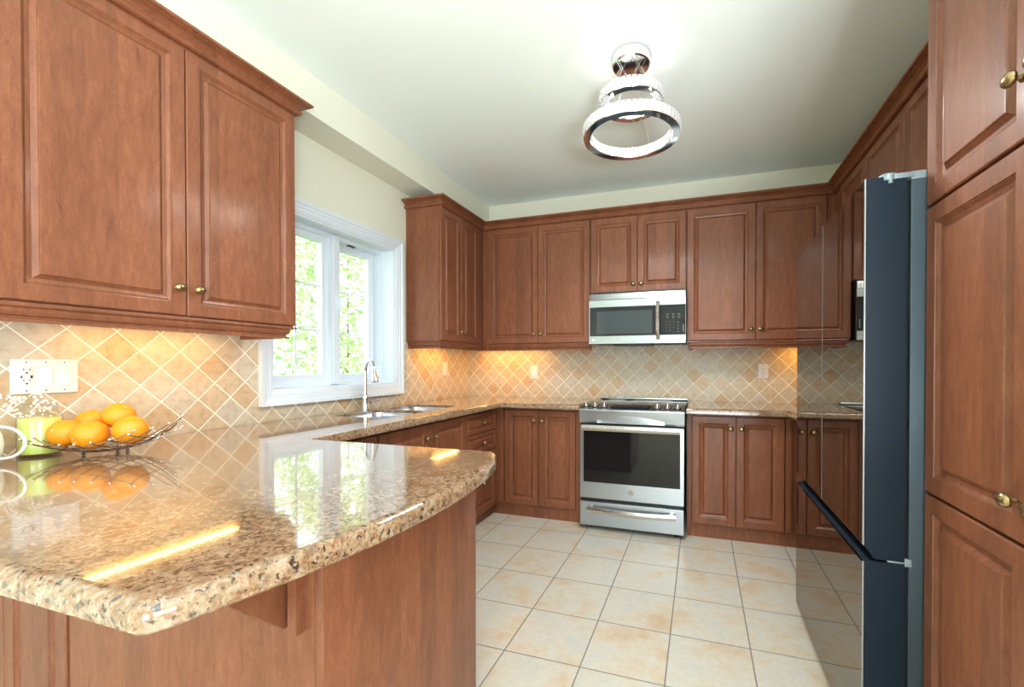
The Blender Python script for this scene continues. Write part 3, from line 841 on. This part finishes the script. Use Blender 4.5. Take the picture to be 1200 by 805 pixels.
# oven door
bm = bmesh.new()
wx0, wx1, wz0, wz1 = 1.343, 2.032, .352, .741
box(bm, RX0, RX1, RFY, RFY + .028, .236, wz0); box(bm, RX0, wx0, RFY, RFY + .028, wz0, .768); box(bm, wx1, RX1, RFY, RFY + .028, wz0, .768); box(bm, wx0, wx1, RFY, RFY + .028, wz1, .768)
od = link('oven_door', bm, STEEL, rg)
bm = bmesh.new(); box(bm, wx0 + .0005, wx1 - .0005, RFY + .001, RFY + .02, wz0 + .0005, wz1 - .0005); sub('window', bm, OVENG, od, rg)
bm = bmesh.new(); extr(bm, [(-.742, .742), (-.748, .760), (-.746, .779), (-.738, .783), (-.732, .778), (-.732, .744)], RX0 + .022, RX1 - .022)
bmesh.ops.translate(bm, verts=bm.verts, vec=(0, 0, -.006))
for x in (RX0 + .04, RX1 - .04): box(bm, x - .012, x + .012, -.735, RFY + .0, .748, .766)
sub('handle', bm, STEELV, od, rg)
def badge(cx, cy, cz, r, mat, nm='badge'):
    bm = bmesh.new(); seg = 28
    def ring(cxx, czz, R, t, th=.0012):
        pts = [(cxx + R * math.cos(k * 2 * math.pi / seg), cy - th, czz + R * math.sin(k * 2 * math.pi / seg)) for k in range(seg + 1)]
        tube(bm, pts, t, 6, caps=False)
    ring(cx, cz, r, r * .07)
    for s in (-1, 1):
        tube(bm, [(cx + s * r * .10 + s * r * .28 * math.cos(a) , cy - .001, cz + r * .1 + r * .30 * math.sin(a)) for a in [k * .42 for k in range(14)]] + [(cx - s * r * .05, cy - .001, cz - r * .45)], r * .06, 6)
    for a in (.4, 1.97, 3.54, 5.11): tube(bm, [(cx + r * .66 * math.cos(a), cy - .001, cz + r * .66 * math.sin(a)), (cx + r * .86 * math.cos(a + .5), cy - .001, cz + r * .86 * math.sin(a + .5))], r * .06, 6)
    lathe(bm, [(0, 0), (r, 0), (r, .0006), (0, .0006)], (cx, cy, cz), (0, -1, 0), 28, mi=1)
    return bm
bm = badge(1.690, RFY, .296, .020, GREYM); o = link('badge', bm, [GREYM, STEELV], None); o.parent = od; o.matrix_parent_inverse = (rg.matrix_basis @ od.matrix_parent_inverse).inverted()
bm = bmesh.new(); box(bm, RX0, RX1, RFY, RFY + .028, .034, .208, .002); dr = link('storage_drawer', bm, STEEL, rg)
bm = bmesh.new()
N = 20; pr = [(-.006, -.020), (-.009, 0), (-.006, .020), (.004, .020), (.004, -.020)]; rings = []
for k in range(N + 1):
    t = k / N; x = 1.375 + t * (2.005 - 1.375); bow = math.sin(math.pi * t)
    rings.append([bm.verts.new((x, RFY - .026 - .014 * bow + a, .158 - .006 * bow + b)) for a, b in pr])
for q, s in zip(rings, rings[1:]):
    for k in range(5): bm.faces.new((q[k], q[(k + 1) % 5], s[(k + 1) % 5], s[k]))
bm.faces.new(rings[0]); bm.faces.new(rings[-1])
for x in (1.405, 1.975): box(bm, x - .012, x + .012, RFY - .03, RFY, .150, .182)
sub('handle', bm, STEELV, dr, rg)
bm = bmesh.new()     # small unreadable line of lettering at the drawer's lower left
for k in range(11): box(bm, 1.333 + k * .0045, 1.336 + k * .0045, RFY - .0006, RFY, .050, .053 if k % 3 else .0545)
sub('model_lettering', bm, GREYM, dr, rg)

# ------------------------------------------------------------------ microwave
MX0, MX1, MY, MZ0, MZ1 = 1.310, 2.057, -.400, 1.380, 1.776
mw = empty('microwave', (1.68, -.2, MZ0), 'stainless over-the-range microwave with black door glass', 'microwave')
bbox('body', (MX0 + .003, MX1 - .003, MY + .022, -.003, MZ0 + .002, 1.792), BLACK, mw)
bm = bmesh.new(); box(bm, MX0, MX1, MY - .002, MY + .02, 1.728, MZ1, .003)
vg = link('vent_grille', bm, STEELD, mw, True)
bm = bmesh.new()
for k in range(26): box(bm, 1.76 + k * .011, 1.765 + k * .011, MY - .0028, MY - .0015, 1.735, 1.770)  # paler strips imitate a window's reflection with blind lines on the vent
sub('reflection_strip', bm, STEELV, vg, mw)
SEAM = 1.884
bm = bmesh.new(); box(bm, MX0, SEAM - .001, MY, MY + .02, 1.672, 1.726); box(bm, MX0, SEAM - .001, MY, MY + .02, MZ0, 1.441); box(bm, MX0, MX0 + .006, MY, MY + .02, 1.441, 1.672)
md = link('door', bm, STEELD, mw)
bm = bmesh.new(); box(bm, MX0 + .006, SEAM - .001, MY + .001, MY + .018, 1.441, 1.672); sub('door_glass', bm, BLACKG, md, mw)
bm = bmesh.new(); box(bm, 1.373, 1.808, MY - .0006, MY + .001, 1.458, 1.638); sub('window', bm, MWGLASS, md, mw)
bm = bmesh.new(); N = 14; rings = []; pr = [(-.014, .004), (-.012, -.004), (0, -.008), (.012, -.004), (.014, .004)]
for k in range(N + 1):
    t = k / N; z = 1.408 + t * (1.700 - 1.408); bow = math.sin(math.pi * t) ** .6
    rings.append([bm.verts.new((1.852 + a, MY - .012 - .026 * bow + b, z)) for a, b in pr])
for q, s in zip(rings, rings[1:]):
    for k in range(5): bm.faces.new((q[k], q[(k + 1) % 5], s[(k + 1) % 5], s[k]))
bm.faces.new(rings[0]); bm.faces.new(rings[-1])
for z in (1.412, 1.696): box(bm, 1.842, 1.862, MY - .012, MY, z - .006, z + .006)
sub('handle', bm, STEELV, md, mw)
bm = badge(1.345, MY, 1.412, .010, WBADGE); o = link('badge', bm, [GREYM, WBADGE], None); o.parent = md; o.matrix_parent_inverse = (mw.matrix_basis @ md.matrix_parent_inverse).inverted()
bm = bmesh.new(); box(bm, SEAM + .001, MX1, MY, MY + .02, 1.672, 1.726); box(bm, SEAM + .001, MX1, MY, MY + .02, MZ0, 1.441); box(bm, SEAM + .001, MX1, MY + .0185, MY + .021, MZ0 + .001, 1.725)
cp2 = link('control_panel', bm, STEELD, mw)
bm = bmesh.new(); box(bm, SEAM + .001, MX1 - .001, MY + .001, MY + .018, 1.441, 1.672); sub('keypad_glass', bm, BLACKG, cp2, mw)
def glyphs(bm, txt, x, z, h, y):
    """tiny seven-segment-like strokes for the keypad"""
    seg = {'0': 'abcdef', '1': 'bc', '2': 'abged', '3': 'abgcd', '4': 'fgbc', '5': 'afgcd', '6': 'afgedc', '7': 'abc', '8': 'abcdefg', '9': 'abcdfg', '-': 'g', '=': 'gd'}
    w = h * .5; t = h * .16
    for c in txt:
        for s in seg[c]:
            d = {'a': (x, x + w, z + h - t, z + h), 'g': (x, x + w, z + h / 2 - t / 2, z + h / 2 + t / 2), 'd': (x, x + w, z, z + t), 'b': (x + w - t, x + w, z + h / 2, z + h), 'c': (x + w - t, x + w, z, z + h / 2), 'e': (x, x + t, z, z + h / 2), 'f': (x, x + t, z + h / 2, z + h)}[s]
            box(bm, d[0], d[1], y - .0005, y, d[2], d[3])
        x += w * 1.5
bm = bmesh.new(); rows = ['123', '456', '789', '-0-']
for r, row in enumerate(rows):
    for c, ch in enumerate(row): glyphs(bm, ch, 1.912 + c * .027, 1.535 - r * .022, .008, MY + .0008)
for r in range(4): glyphs(bm, '=', 1.998, 1.535 - r * .022, .010, MY + .0008); box(bm, 1.992, 2.012, MY + .0003, MY + .0008, 1.531 - r * .022, 1.5325 - r * .022)
for r in range(2):
    for c in range(3): box(bm, 1.914 + c * .042, 1.934 + c * .042, MY + .0003, MY + .0008, 1.598 - r * .022, 1.601 - r * .022); box(bm, 1.918 + c * .042, 1.930 + c * .042, MY + .0003, MY + .0008, 1.590 - r * .022, 1.592 - r * .022)
box(bm, 2.037, 2.043, MY + .0002, MY + .0008, 1.462, 1.520)
sub('keypad_marks', bm, MARKD, cp2, mw)
bm = bmesh.new(); box(bm, 1.50, 1.80, -.36, -.20, MZ0 - .014, MZ0 + .001); link('vent_filter', bm, BLACK, mw)

# ------------------------------------------------------------------ fridge
FX0, FY0, FY1, FZ = 2.61, -2.333, -1.425, 1.749
fr = empty('fridge', (3.0, -1.88, 0), 'french-door fridge with dark mirror-like glass front beside the pantry', 'fridge')
bbox('body', (2.722, 3.33, FY0 + .001, FY1 - .001, .035, 1.7345), FRBODY, fr, .004)
mid = -1.884
def extr_y(bm, prof, y0, y1):
    a = [bm.verts.new((x, y0, z)) for x, z in prof]; b = [bm.verts.new((x, y1, z)) for x, z in prof]; K = len(prof)
    for k in range(K): bm.faces.new((a[k], a[(k + 1) % K], b[(k + 1) % K], b[k]))
    bm.faces.new(a); bm.faces.new(b)
def fdoor(nm, y0, y1, z0, z1, grip):
    XF, XB = FX0 + .006, 2.7125
    bm = bmesh.new()
    if grip: extr_y(bm, [(XF, z1), (XB, z1), (XB, .6525), (XF + .026, .6525), (XF, z0)], y0, y1)
    else: extr_y(bm, [(XF, z1 - .001), (XF + .012, z1 + .004), (XB, z1 + .004), (XB, z0), (XF, z0)], y0, y1)
    d = link(nm, bm, FRSIDE, fr)
    bm = bmesh.new(); box(bm, FX0, FX0 + .0058, y0 + .003, y1 - .003, z0 + .001, z1 - .002, .001); sub('glass_panel', bm, FRFACE, d, fr)
    bm = bmesh.new(); box(bm, FX0 + .0002, FX0 + .004, y0 + .0005, y0 + .0028, z0, z1); sub('edge_trim', bm, EDGE, d, fr)
    if grip:
        bm = bmesh.new(); extr_y(bm, [(XF - .003, z0 - .001), (XF, z0), (XF + .026, .6525), (XF + .023, .6505)], y0 + .001, y1 - .001); sub('handle_recess', bm, BLACKG, d, fr)
    return d
fdoor('upper_door', FY0, mid - .002, .690, FZ, True)
fdoor('upper_door', mid + .002, FY1, .690, FZ, True)
fd = fdoor('freezer_drawer', FY0, FY1, .05, .642, False)
bm = bmesh.new(); box(bm, FX0 + .045, 2.715, FY0 + .02, FY1 - .02, .6465, .652); link('gap_shade', bm, DARKGAP, fr)  # dark box standing in for the shade inside the door gap
bm = bmesh.new(); box(bm, 2.713, 2.7215, FY0 + .012, FY1 - .012, .06, 1.73); link('door_gasket', bm, DARKGAP, fr)
bm = bmesh.new()
lathe(bm, [(0, 0), (.020, 0), (.024, .003), (.024, .018), (.020, .022), (0, .022)], (2.672, FY0 + .018, 1.737), (0, 0, 1), 20)
box(bm, 2.672, 2.73, FY0 - .004, FY0 + .03, 1.740, 1.755, .003)
lathe(bm, [(0, 0), (.006, 0), (.006, .012), (0, .012)], (2.672, FY0 - .002, 1.728), (0, 0, 1), 12)
box(bm, 2.722, 2.80, FY0 + .001, FY0 + .10, 1.735, 1.758, .003)
link('hinge_cover', bm, FRTRIM, fr, True)
bbox('hinge_cover', (2.68, 2.80, FY1 - .10, FY1 - .001, 1.751, 1.762), FRTRIM, fr, .003)
bm = bmesh.new(); box(bm, 2.672, 2.730, FY0 + .001, FY0 + .02, .6468, .6518, .001); box(bm, 2.7128, 2.730, FY0 + .0005, FY0 + .012, .640, .662, .001)
link('hinge', bm, FRTRIM, fr, True)
for x in (2.76, 3.28):
    for y in (FY0 + .06, FY1 - .06):
        bm = bmesh.new(); lathe(bm, [(0, 0), (.02, 0), (.02, .036), (0, .036)], (x, y, .001), (0, 0, 1), 12); link('foot', bm, BLACK, fr)

# ------------------------------------------------------------------ under-cabinet light bars (each with its own light)
def bar(label, x0, x1, y0, y1, e):
    r = empty('light_bar', ((x0 + x1) / 2, (y0 + y1) / 2, 1.38), label, 'light bar')
    bbox('housing', (x0, x1, y0, y1, 1.372, 1.394), PLATE, r)
    bbox('diffuser', (x0 + .004, x1 - .004, y0 + .004, y1 - .004, 1.367, 1.3718), WARM, r)
    lamp('bar_light', 'AREA', ((x0 + x1) / 2, (y0 + y1) / 2, 1.364), e, (1, .41, .02), (0, 0, 0), x1 - x0, y1 - y0)
bar('lit warm light bar under the large cabinet at the left edge', .10, .15, -2.88, -2.36, .95)
bar('lit warm light bar under the cabinet between window and corner', .11, .16, -.84, -.46, 1.2)
bar('lit warm light bar under the corner cabinet left of the microwave', .16, .80, -.16, -.11, 1.6)
bar('lit warm light bar under the cabinet near the fridge', 2.80, 3.04, -.16, -.11, .8)

# ------------------------------------------------------------------ outlets and switches
def outlet(name, label, face, u0, u1, v0, v1, kind, cat='outlet', group=None):
    pl = 0.0005
    def fb(bm, a, b, c, d, n0, n1, bev=0):
        if face == 'x+': box(bm, pl + n0, pl + n1, a, b, c, d, bev)
        else: box(bm, a, b, -pl - n1, -pl - n0, c, d, bev)
    e = empty(name, (pl, (u0 + u1) / 2, v0) if face == 'x+' else ((u0 + u1) / 2, -pl, v0), label, cat, group)
    bm = bmesh.new(); fb(bm, u0, u1, v0, v1, 0, .006, .002); link('cover_plate', bm, PLATE, e, True)
    cv = (v0 + v1) / 2
    n = {'single': 1, 'rocker': 1, 'triple': 3}[kind]
    for k in range(n):
        cu = u0 + (u1 - u0) * (k + .5) / n if n > 1 else (u0 + u1) / 2
        if n == 3: cu = (u0 + u1) / 2 + (k - 1) * .046
        du = .0165
        bm = bmesh.new(); fb(bm, cu - du, cu + du, cv - .033, cv + .033, .0062, .0085, .001)
        rec = kind == 'single' or (kind == 'triple' and k == 0)
        f = link('receptacle' if rec else 'rocker_switch', bm, PLATE, e, True)
        if rec:
            bm = bmesh.new()
            for s in (-1, 1):
                fb(bm, cu - .008, cu - .006, cv + s * .018 + .002, cv + s * .018 + .010, .0086, .0089)
                fb(bm, cu + .006, cu + .008, cv + s * .018 + .002, cv + s * .018 + .009, .0086, .0089)
                fb(bm, cu - .0025, cu + .0025, cv + s * .018 - .008, cv + s * .018 - .003, .0086, .0089)
            if kind == 'triple':
                fb(bm, cu - .014, cu - .010, cv - .005, cv + .003, .0086, .0089); fb(bm, cu + .008, cu + .014, cv - .006, cv + .004, .0086, .0089)
            sub('slot', bm, SLOT, f, e)
        else:
            bm = bmesh.new(); fb(bm, cu - du + .003, cu + du - .003, cv - .030, cv + (.0 if k == 2 else .030), .0086, .0105, .001); sub('paddle', bm, CERAM, f, e)
    bm = bmesh.new()
    for k in range(n):
        cu = (u0 + u1) / 2 + ((k - 1) * .046 if n == 3 else 0)
        for s in (-1, 1): fb(bm, cu - .002, cu + .002, cv + s * .048 - .002, cv + s * .048 + .002, .0061, .0068)
    link('screw', bm, WBADGE, e)
outlet('switch_plate', 'white triple wall plate with outlet and two switches behind the jar', 'x+', -3.003, -2.840, 1.115, 1.232, 'triple', 'switch plate')
outlet('wall_outlet', 'small white wall plate on the left backsplash beyond the window', 'x+', -.475, -.400, 1.117, 1.236, 'rocker', 'switch plate')
outlet('wall_switch', 'white wall plate on the back splash left of the range', 'y-', .645, .717, 1.085, 1.205, 'rocker', 'switch plate')
outlet('wall_outlet', 'white duplex outlet on the back splash right of the range', 'y-', 2.604, 2.677, 1.104, 1.220, 'single')

# ------------------------------------------------------------------ chandelier
cx, cy = 1.830, -1.630
ch = empty('chandelier', (cx, cy, CZ), 'lit crystal chandelier with two stacked rings on the ceiling', 'chandelier')
bm = bmesh.new(); lathe(bm, [(0, 0), (.092, 0), (.093, -.006), (.093, -.050), (.088, -.056), (0, -.056)], (cx, cy, CZ - .001), (0, 0, 1), 48)
canopy = link('canopy', bm, CHROME, ch, True)
rnd = random.Random(7)
def ring(R, zb, n, hgt):
    r0 = R - .045
    bm = bmesh.new(); seg = 96
    pf = [(r0 + .006, zb), (R - .006, zb), (R - .004, zb + .003), (R - .004, zb + .007), (r0 + .004, zb + .007), (r0 + .004, zb + .003)]
    vs = []
    for k in range(seg):
        a = k * 2 * math.pi / seg; vs.append([bm.verts.new((cx + r * math.cos(a), cy + r * math.sin(a), z)) for r, z in pf])
    for k in range(seg):
        q, s = vs[k], vs[(k + 1) % seg]
        for j in range(6): bm.faces.new((q[j], q[(j + 1) % 6], s[(j + 1) % 6], s[j]))
    o = link('ring', bm, CHROME, ch, True)
    bm = bmesh.new(); pf = [(r0 + .014, zb + .008), (R - .014, zb + .008), (R - .014, zb + hgt - .004), (r0 + .014, zb + hgt - .004)]; vs = []
    for k in range(seg):
        a = k * 2 * math.pi / seg; vs.append([bm.verts.new((cx + r * math.cos(a), cy + r * math.sin(a), z)) for r, z in pf])
    for k in range(seg):
        q, s = vs[k], vs[(k + 1) % seg]
        for j in range(4): bm.faces.new((q[j], q[(j + 1) % 4], s[(j + 1) % 4], s[j]))
    sub('led_band', bm, LED, o, ch)
    proto = None
    for k in range(n):
        a = k * 2 * math.pi / n
        w = 2 * math.pi * R / n * .40
        if proto is None:
            bm = bmesh.new()     # a faceted U that straddles the lit band: outer face, bridge, inner face
            zt = zb + hgt; zm = zb + .008 + (hgt - .008) / 2
            prof = [(R, zb + .011), (R + .002, zb + .016), (R + .002, zm - .006), (R - .001, zm - .001), (R + .002, zm + .004), (R + .002, zt - .005), (R - .002, zt), (r0 + .002, zt), (r0 - .002, zt - .005), (r0 - .002, zm + .004), (r0 + .001, zm - .001), (r0 - .002, zm - .006), (r0 - .002, zb + .016), (r0, zb + .011),
                    (r0 + .008, zb + .011), (r0 + .008, zt - .003), (R - .008, zt - .003), (R - .008, zb + .011)]
            A = [bm.verts.new((q, -w * q / R, z)) for q, z in prof]; B = [bm.verts.new((q, w * q / R, z)) for q, z in prof]; K = len(prof)
            for q in range(K): bm.faces.new((A[q], A[(q + 1) % K], B[(q + 1) % K], B[q]))
            bm.faces.new(A); bm.faces.new(B)
            for v_ in bm.verts:      # pinch the outer and inner faces so that each bar catches light on two facets
                pass
            bmesh.ops.recalc_face_normals(bm, faces=bm.faces)
            me = bpy.data.meshes.new('crystal'); bm.to_mesh(me); bm.free(); me.materials.append(CRYS); proto = me
        c = bpy.data.objects.new('crystal', proto); COL.objects.link(c); c.parent = o
        c.matrix_parent_inverse = (ch.matrix_basis @ o.matrix_parent_inverse).inverted()
        c.location = (cx, cy, 0); c.rotation_euler = (0, 0, a)
    return o
ring(.158, 2.500, 38, .052)
ring(.240, 2.338, 56, .052)
for k in range(6):
    a = k * math.pi / 3 + .2; bm = bmesh.new()
    tube(bm, [(cx + .05 * math.cos(a), cy + .05 * math.sin(a), CZ - .056), (cx + .137 * math.cos(a), cy + .137 * math.sin(a), 2.55)], .0011, 5)
    link('suspension_wire', bm, WIRE, ch)
    if k % 2:
        bm = bmesh.new(); tube(bm, [(cx + .04 * math.cos(a), cy + .04 * math.sin(a), CZ - .056), (cx + .218 * math.cos(a), cy + .218 * math.sin(a), 2.388)], .0009, 5); link('suspension_wire', bm, WIRE, ch)
for k in range(6):
    a = k * math.pi / 3
    lamp('chandelier_light', 'POINT', (cx + .095 * math.cos(a), cy + .095 * math.sin(a), 2.43), .36, (1, .95, .89), radius=.004)
for k in range(6):
    a = k * math.pi / 3 + .5
    sp = lamp('chandelier_light', 'SPOT', (cx + .218 * math.cos(a), cy + .218 * math.sin(a), 2.330), 11, (1, .97, .93), radius=.06)
    sp.data.specular_factor = .35; sp.data.spot_size = math.radians(172); sp.data.spot_blend = .6
for k in range(4):
    a = k * math.pi / 2 + .4
    lamp('chandelier_light', 'POINT', (cx + .12 * math.cos(a), cy + .12 * math.sin(a), 2.566), .07, (1, .93, .84), radius=.006)

# ------------------------------------------------------------------ counter still life
R_ = Vector((math.cos(.3141), math.sin(.3141), 0)); F_ = Vector((-math.sin(.3141), math.cos(.3141), 0))
bc = Vector((.262, -2.885, .9155))
wb = empty('fruit_bowl', bc, 'leaf-shaped chrome wire bowl holding oranges on the granite', 'bowl')
def bz(u, v): return .013 + u * u * (1.70 if u > 0 else 1.15) + 3.2 * v * v
bm = bmesh.new(); beads = []
for j in range(-3, 4):        # long wires
    v0 = j * .030; pts = []; L0, L1 = -.235 + abs(j) * .028, .255 - abs(j) * .030
    for k in range(21):
        u = L0 + (L1 - L0) * k / 20; v = v0 * (1.25 - (abs(u) / .27) ** 1.5 * .9)
        pts.append(bc + R_ * u + F_ * v + Vector((0, 0, bz(u, v0))))
    tube(bm, pts, .0017, 6)
    beads += [pts[0], pts[-1]]
for j in range(-4, 5):        # cross wires
    u = j * .042; pts = []; Wd = .125 * (1 - (abs(u) / .27) ** 2) + .02
    for k in range(13):
        v = -Wd + 2 * Wd * k / 12; pts.append(bc + R_ * (u + .02 * math.sin(k)) * 1 + F_ * v + Vector((0, 0, bz(u, v * .8) - .003)))
    pts = [bc + R_ * (u + .35 * (v_ ** 2) * (1 if j >= 0 else -1)) + F_ * v_ + Vector((0, 0, bz(u, v_ * .8) - .0035)) for v_ in [(-Wd + 2 * Wd * k / 12) for k in range(13)]]
    tube(bm, pts, .0017, 6)
    beads += [pts[0], pts[-1]]
link('wire_mesh', bm, BOWLW, wb, True)
for p in beads:
    bm = bmesh.new(); bmesh.ops.create_uvsphere(bm, u_segments=12, v_segments=8, radius=.0042, matrix=Matrix.Translation(p + Vector((0, 0, .002)))); link('bead', bm, CHROME, wb, True)
for u, v in ((-.045, -.03), (.06, -.025), (-.01, .045), (.03, .04)):
    bm = bmesh.new(); p = bc + R_ * u + F_ * v
    bmesh.ops.create_uvsphere(bm, u_segments=10, v_segments=8, radius=.0055, matrix=Matrix.Translation(p + Vector((0, 0, .0055))))
    tube(bm, [p + Vector((0, 0, .009)), p + Vector((0, 0, .024 + 3 * v * v))], .002, 6)
    link('foot', bm, NICKEL, wb, True)
om = None
def orange(label, u, v, z, r, rot):
    global om
    if om is None:
        bm = bmesh.new(); bmesh.ops.create_uvsphere(bm, u_segments=40, v_segments=28, radius=1)
        for q in bm.verts:
            h = q.co.z; rr = math.hypot(q.co.x, q.co.y)
            if h > .9: q.co.z -= (h - .9) * .55
            if h < -.93: q.co.z += .04
            q.co.x *= 1.03; q.co.y *= 1.03
        om = bpy.data.meshes.new('orange'); bm.to_mesh(om); bm.free(); om.materials.append(ORANGE)
        for p in om.polygons: p.use_smooth = True
    o = bpy.data.objects.new('orange', om); COL.objects.link(o)
    o.location = bc + R_ * u + F_ * v + Vector((0, 0, z)); o.scale = (r, r, r); o.rotation_euler = rot
    tag(o, label, 'orange', 'oranges in the wire bowl')
    bm = bmesh.new(); lathe(bm, [(0, .0), (.07, .0), (.10, .01), (.06, .03), (0, .035)], (0, 0, .935), (0, 0, 1), 8); me = bpy.data.meshes.new('stem_button'); bm.to_mesh(me); bm.free(); me.materials.append(STEM)
    s = bpy.data.objects.new('stem_button', me); COL.objects.link(s); s.parent = o
orange('front left orange in the wire bowl, nearest the jar', -.100, -.035, .073, .042, (1.2, .3, .2))
orange('centre orange at the front of the wire bowl, stem scar facing out', -.006, -.045, .069, .046, (1.75, .25, 0))
orange('right orange in the wire bowl', .096, -.015, .081, .045, (.9, 1.0, .4))
orange('orange behind the left one in the wire bowl', -.105, .050, .099, .042, (.3, .3, 0))
orange('topmost orange on the pile in the wire bowl', .012, .030, .123, .043, (.5, .5, 1))

jc = Vector((.086, -2.969, .9155))
jr = empty('candle_jar', jc, 'round glass jar of lime green wax behind the oranges', 'candle jar')
bm = bmesh.new(); lathe(bm, [(0, .0), (.046, 0), (.050, .005), (.051, .03), (.051, .125), (.047, .137), (.039, .145), (.039, .150), (.042, .152), (.042, .156), (.039, .158), (.039, .168), (.041, .171), (.0395, .172), (.0385, .168)], jc, (0, 0, 1), 40)
link('glass_jar', bm, CLEAR, jr, True)
bm = bmesh.new(); lathe(bm, [(0, .007), (.0475, .009), (.0478, .012), (.0478, .121), (.0465, .123), (0, .1225)], jc, (0, 0, 1), 40); link('wax', bm, WAX, jr, True)
# dried white blossom sprigs lying over the jar
fl = empty('blossom_sprig', jc + Vector((0, 0, .172)), 'sprig of tiny white blossoms resting over the jar', 'flowers')
rnd = random.Random(3); bm = bmesh.new(); bs = bmesh.new()
base = jc + Vector((0, 0, .172))
for k in range(26):
    u = rnd.uniform(-.095, .05); tip = base + R_ * u + F_ * rnd.uniform(-.05, -.005) + Vector((0, 0, rnd.uniform(-.035, .035) - abs(u) * .15))
    tube(bs, [base + Vector((0, 0, .002)), (base + tip) / 2 + Vector((0, 0, .015)), tip], .0006, 4)
    for q in range(4):
        c = tip + Vector((rnd.gauss(0, .006), rnd.gauss(0, .006), rnd.gauss(0, .005)))
        bmesh.ops.create_icosphere(bm, subdivisions=1, radius=rnd.uniform(.0028, .0048), matrix=Matrix.Translation(c))
o = link('blossom', bm, PETAL, fl, True); o['kind'] = 'stuff'; link('stem', bs, STEM, fl)

mc = Vector((.110, -3.101, .9155))
mg = empty('white_pitcher', mc, 'white ceramic pitcher with a loop handle at the left edge', 'pitcher')
bm = bmesh.new(); lathe(bm, [(0, 0), (.030, 0), (.033, .004), (.041, .03), (.044, .055), (.040, .085), (.035, .10), (.037, .112), (.034, .112), (.032, .10), (.037, .084), (.041, .055), (.038, .03), (.026, .008), (0, .007)], mc, (0, 0, 1), 40)
link('pot', bm, CERAM, mg, True)
bm = bmesh.new(); pts = []
for k in range(19):
    t = math.pi * (.62 - 1.22 * k / 18); pts.append(mc + R_ * (.058 + .074 * math.cos(t)) + Vector((0, 0, .064 + .048 * math.sin(t))))
tube(bm, pts, .0042, 12); link('handle', bm, CERAM, mg, True)
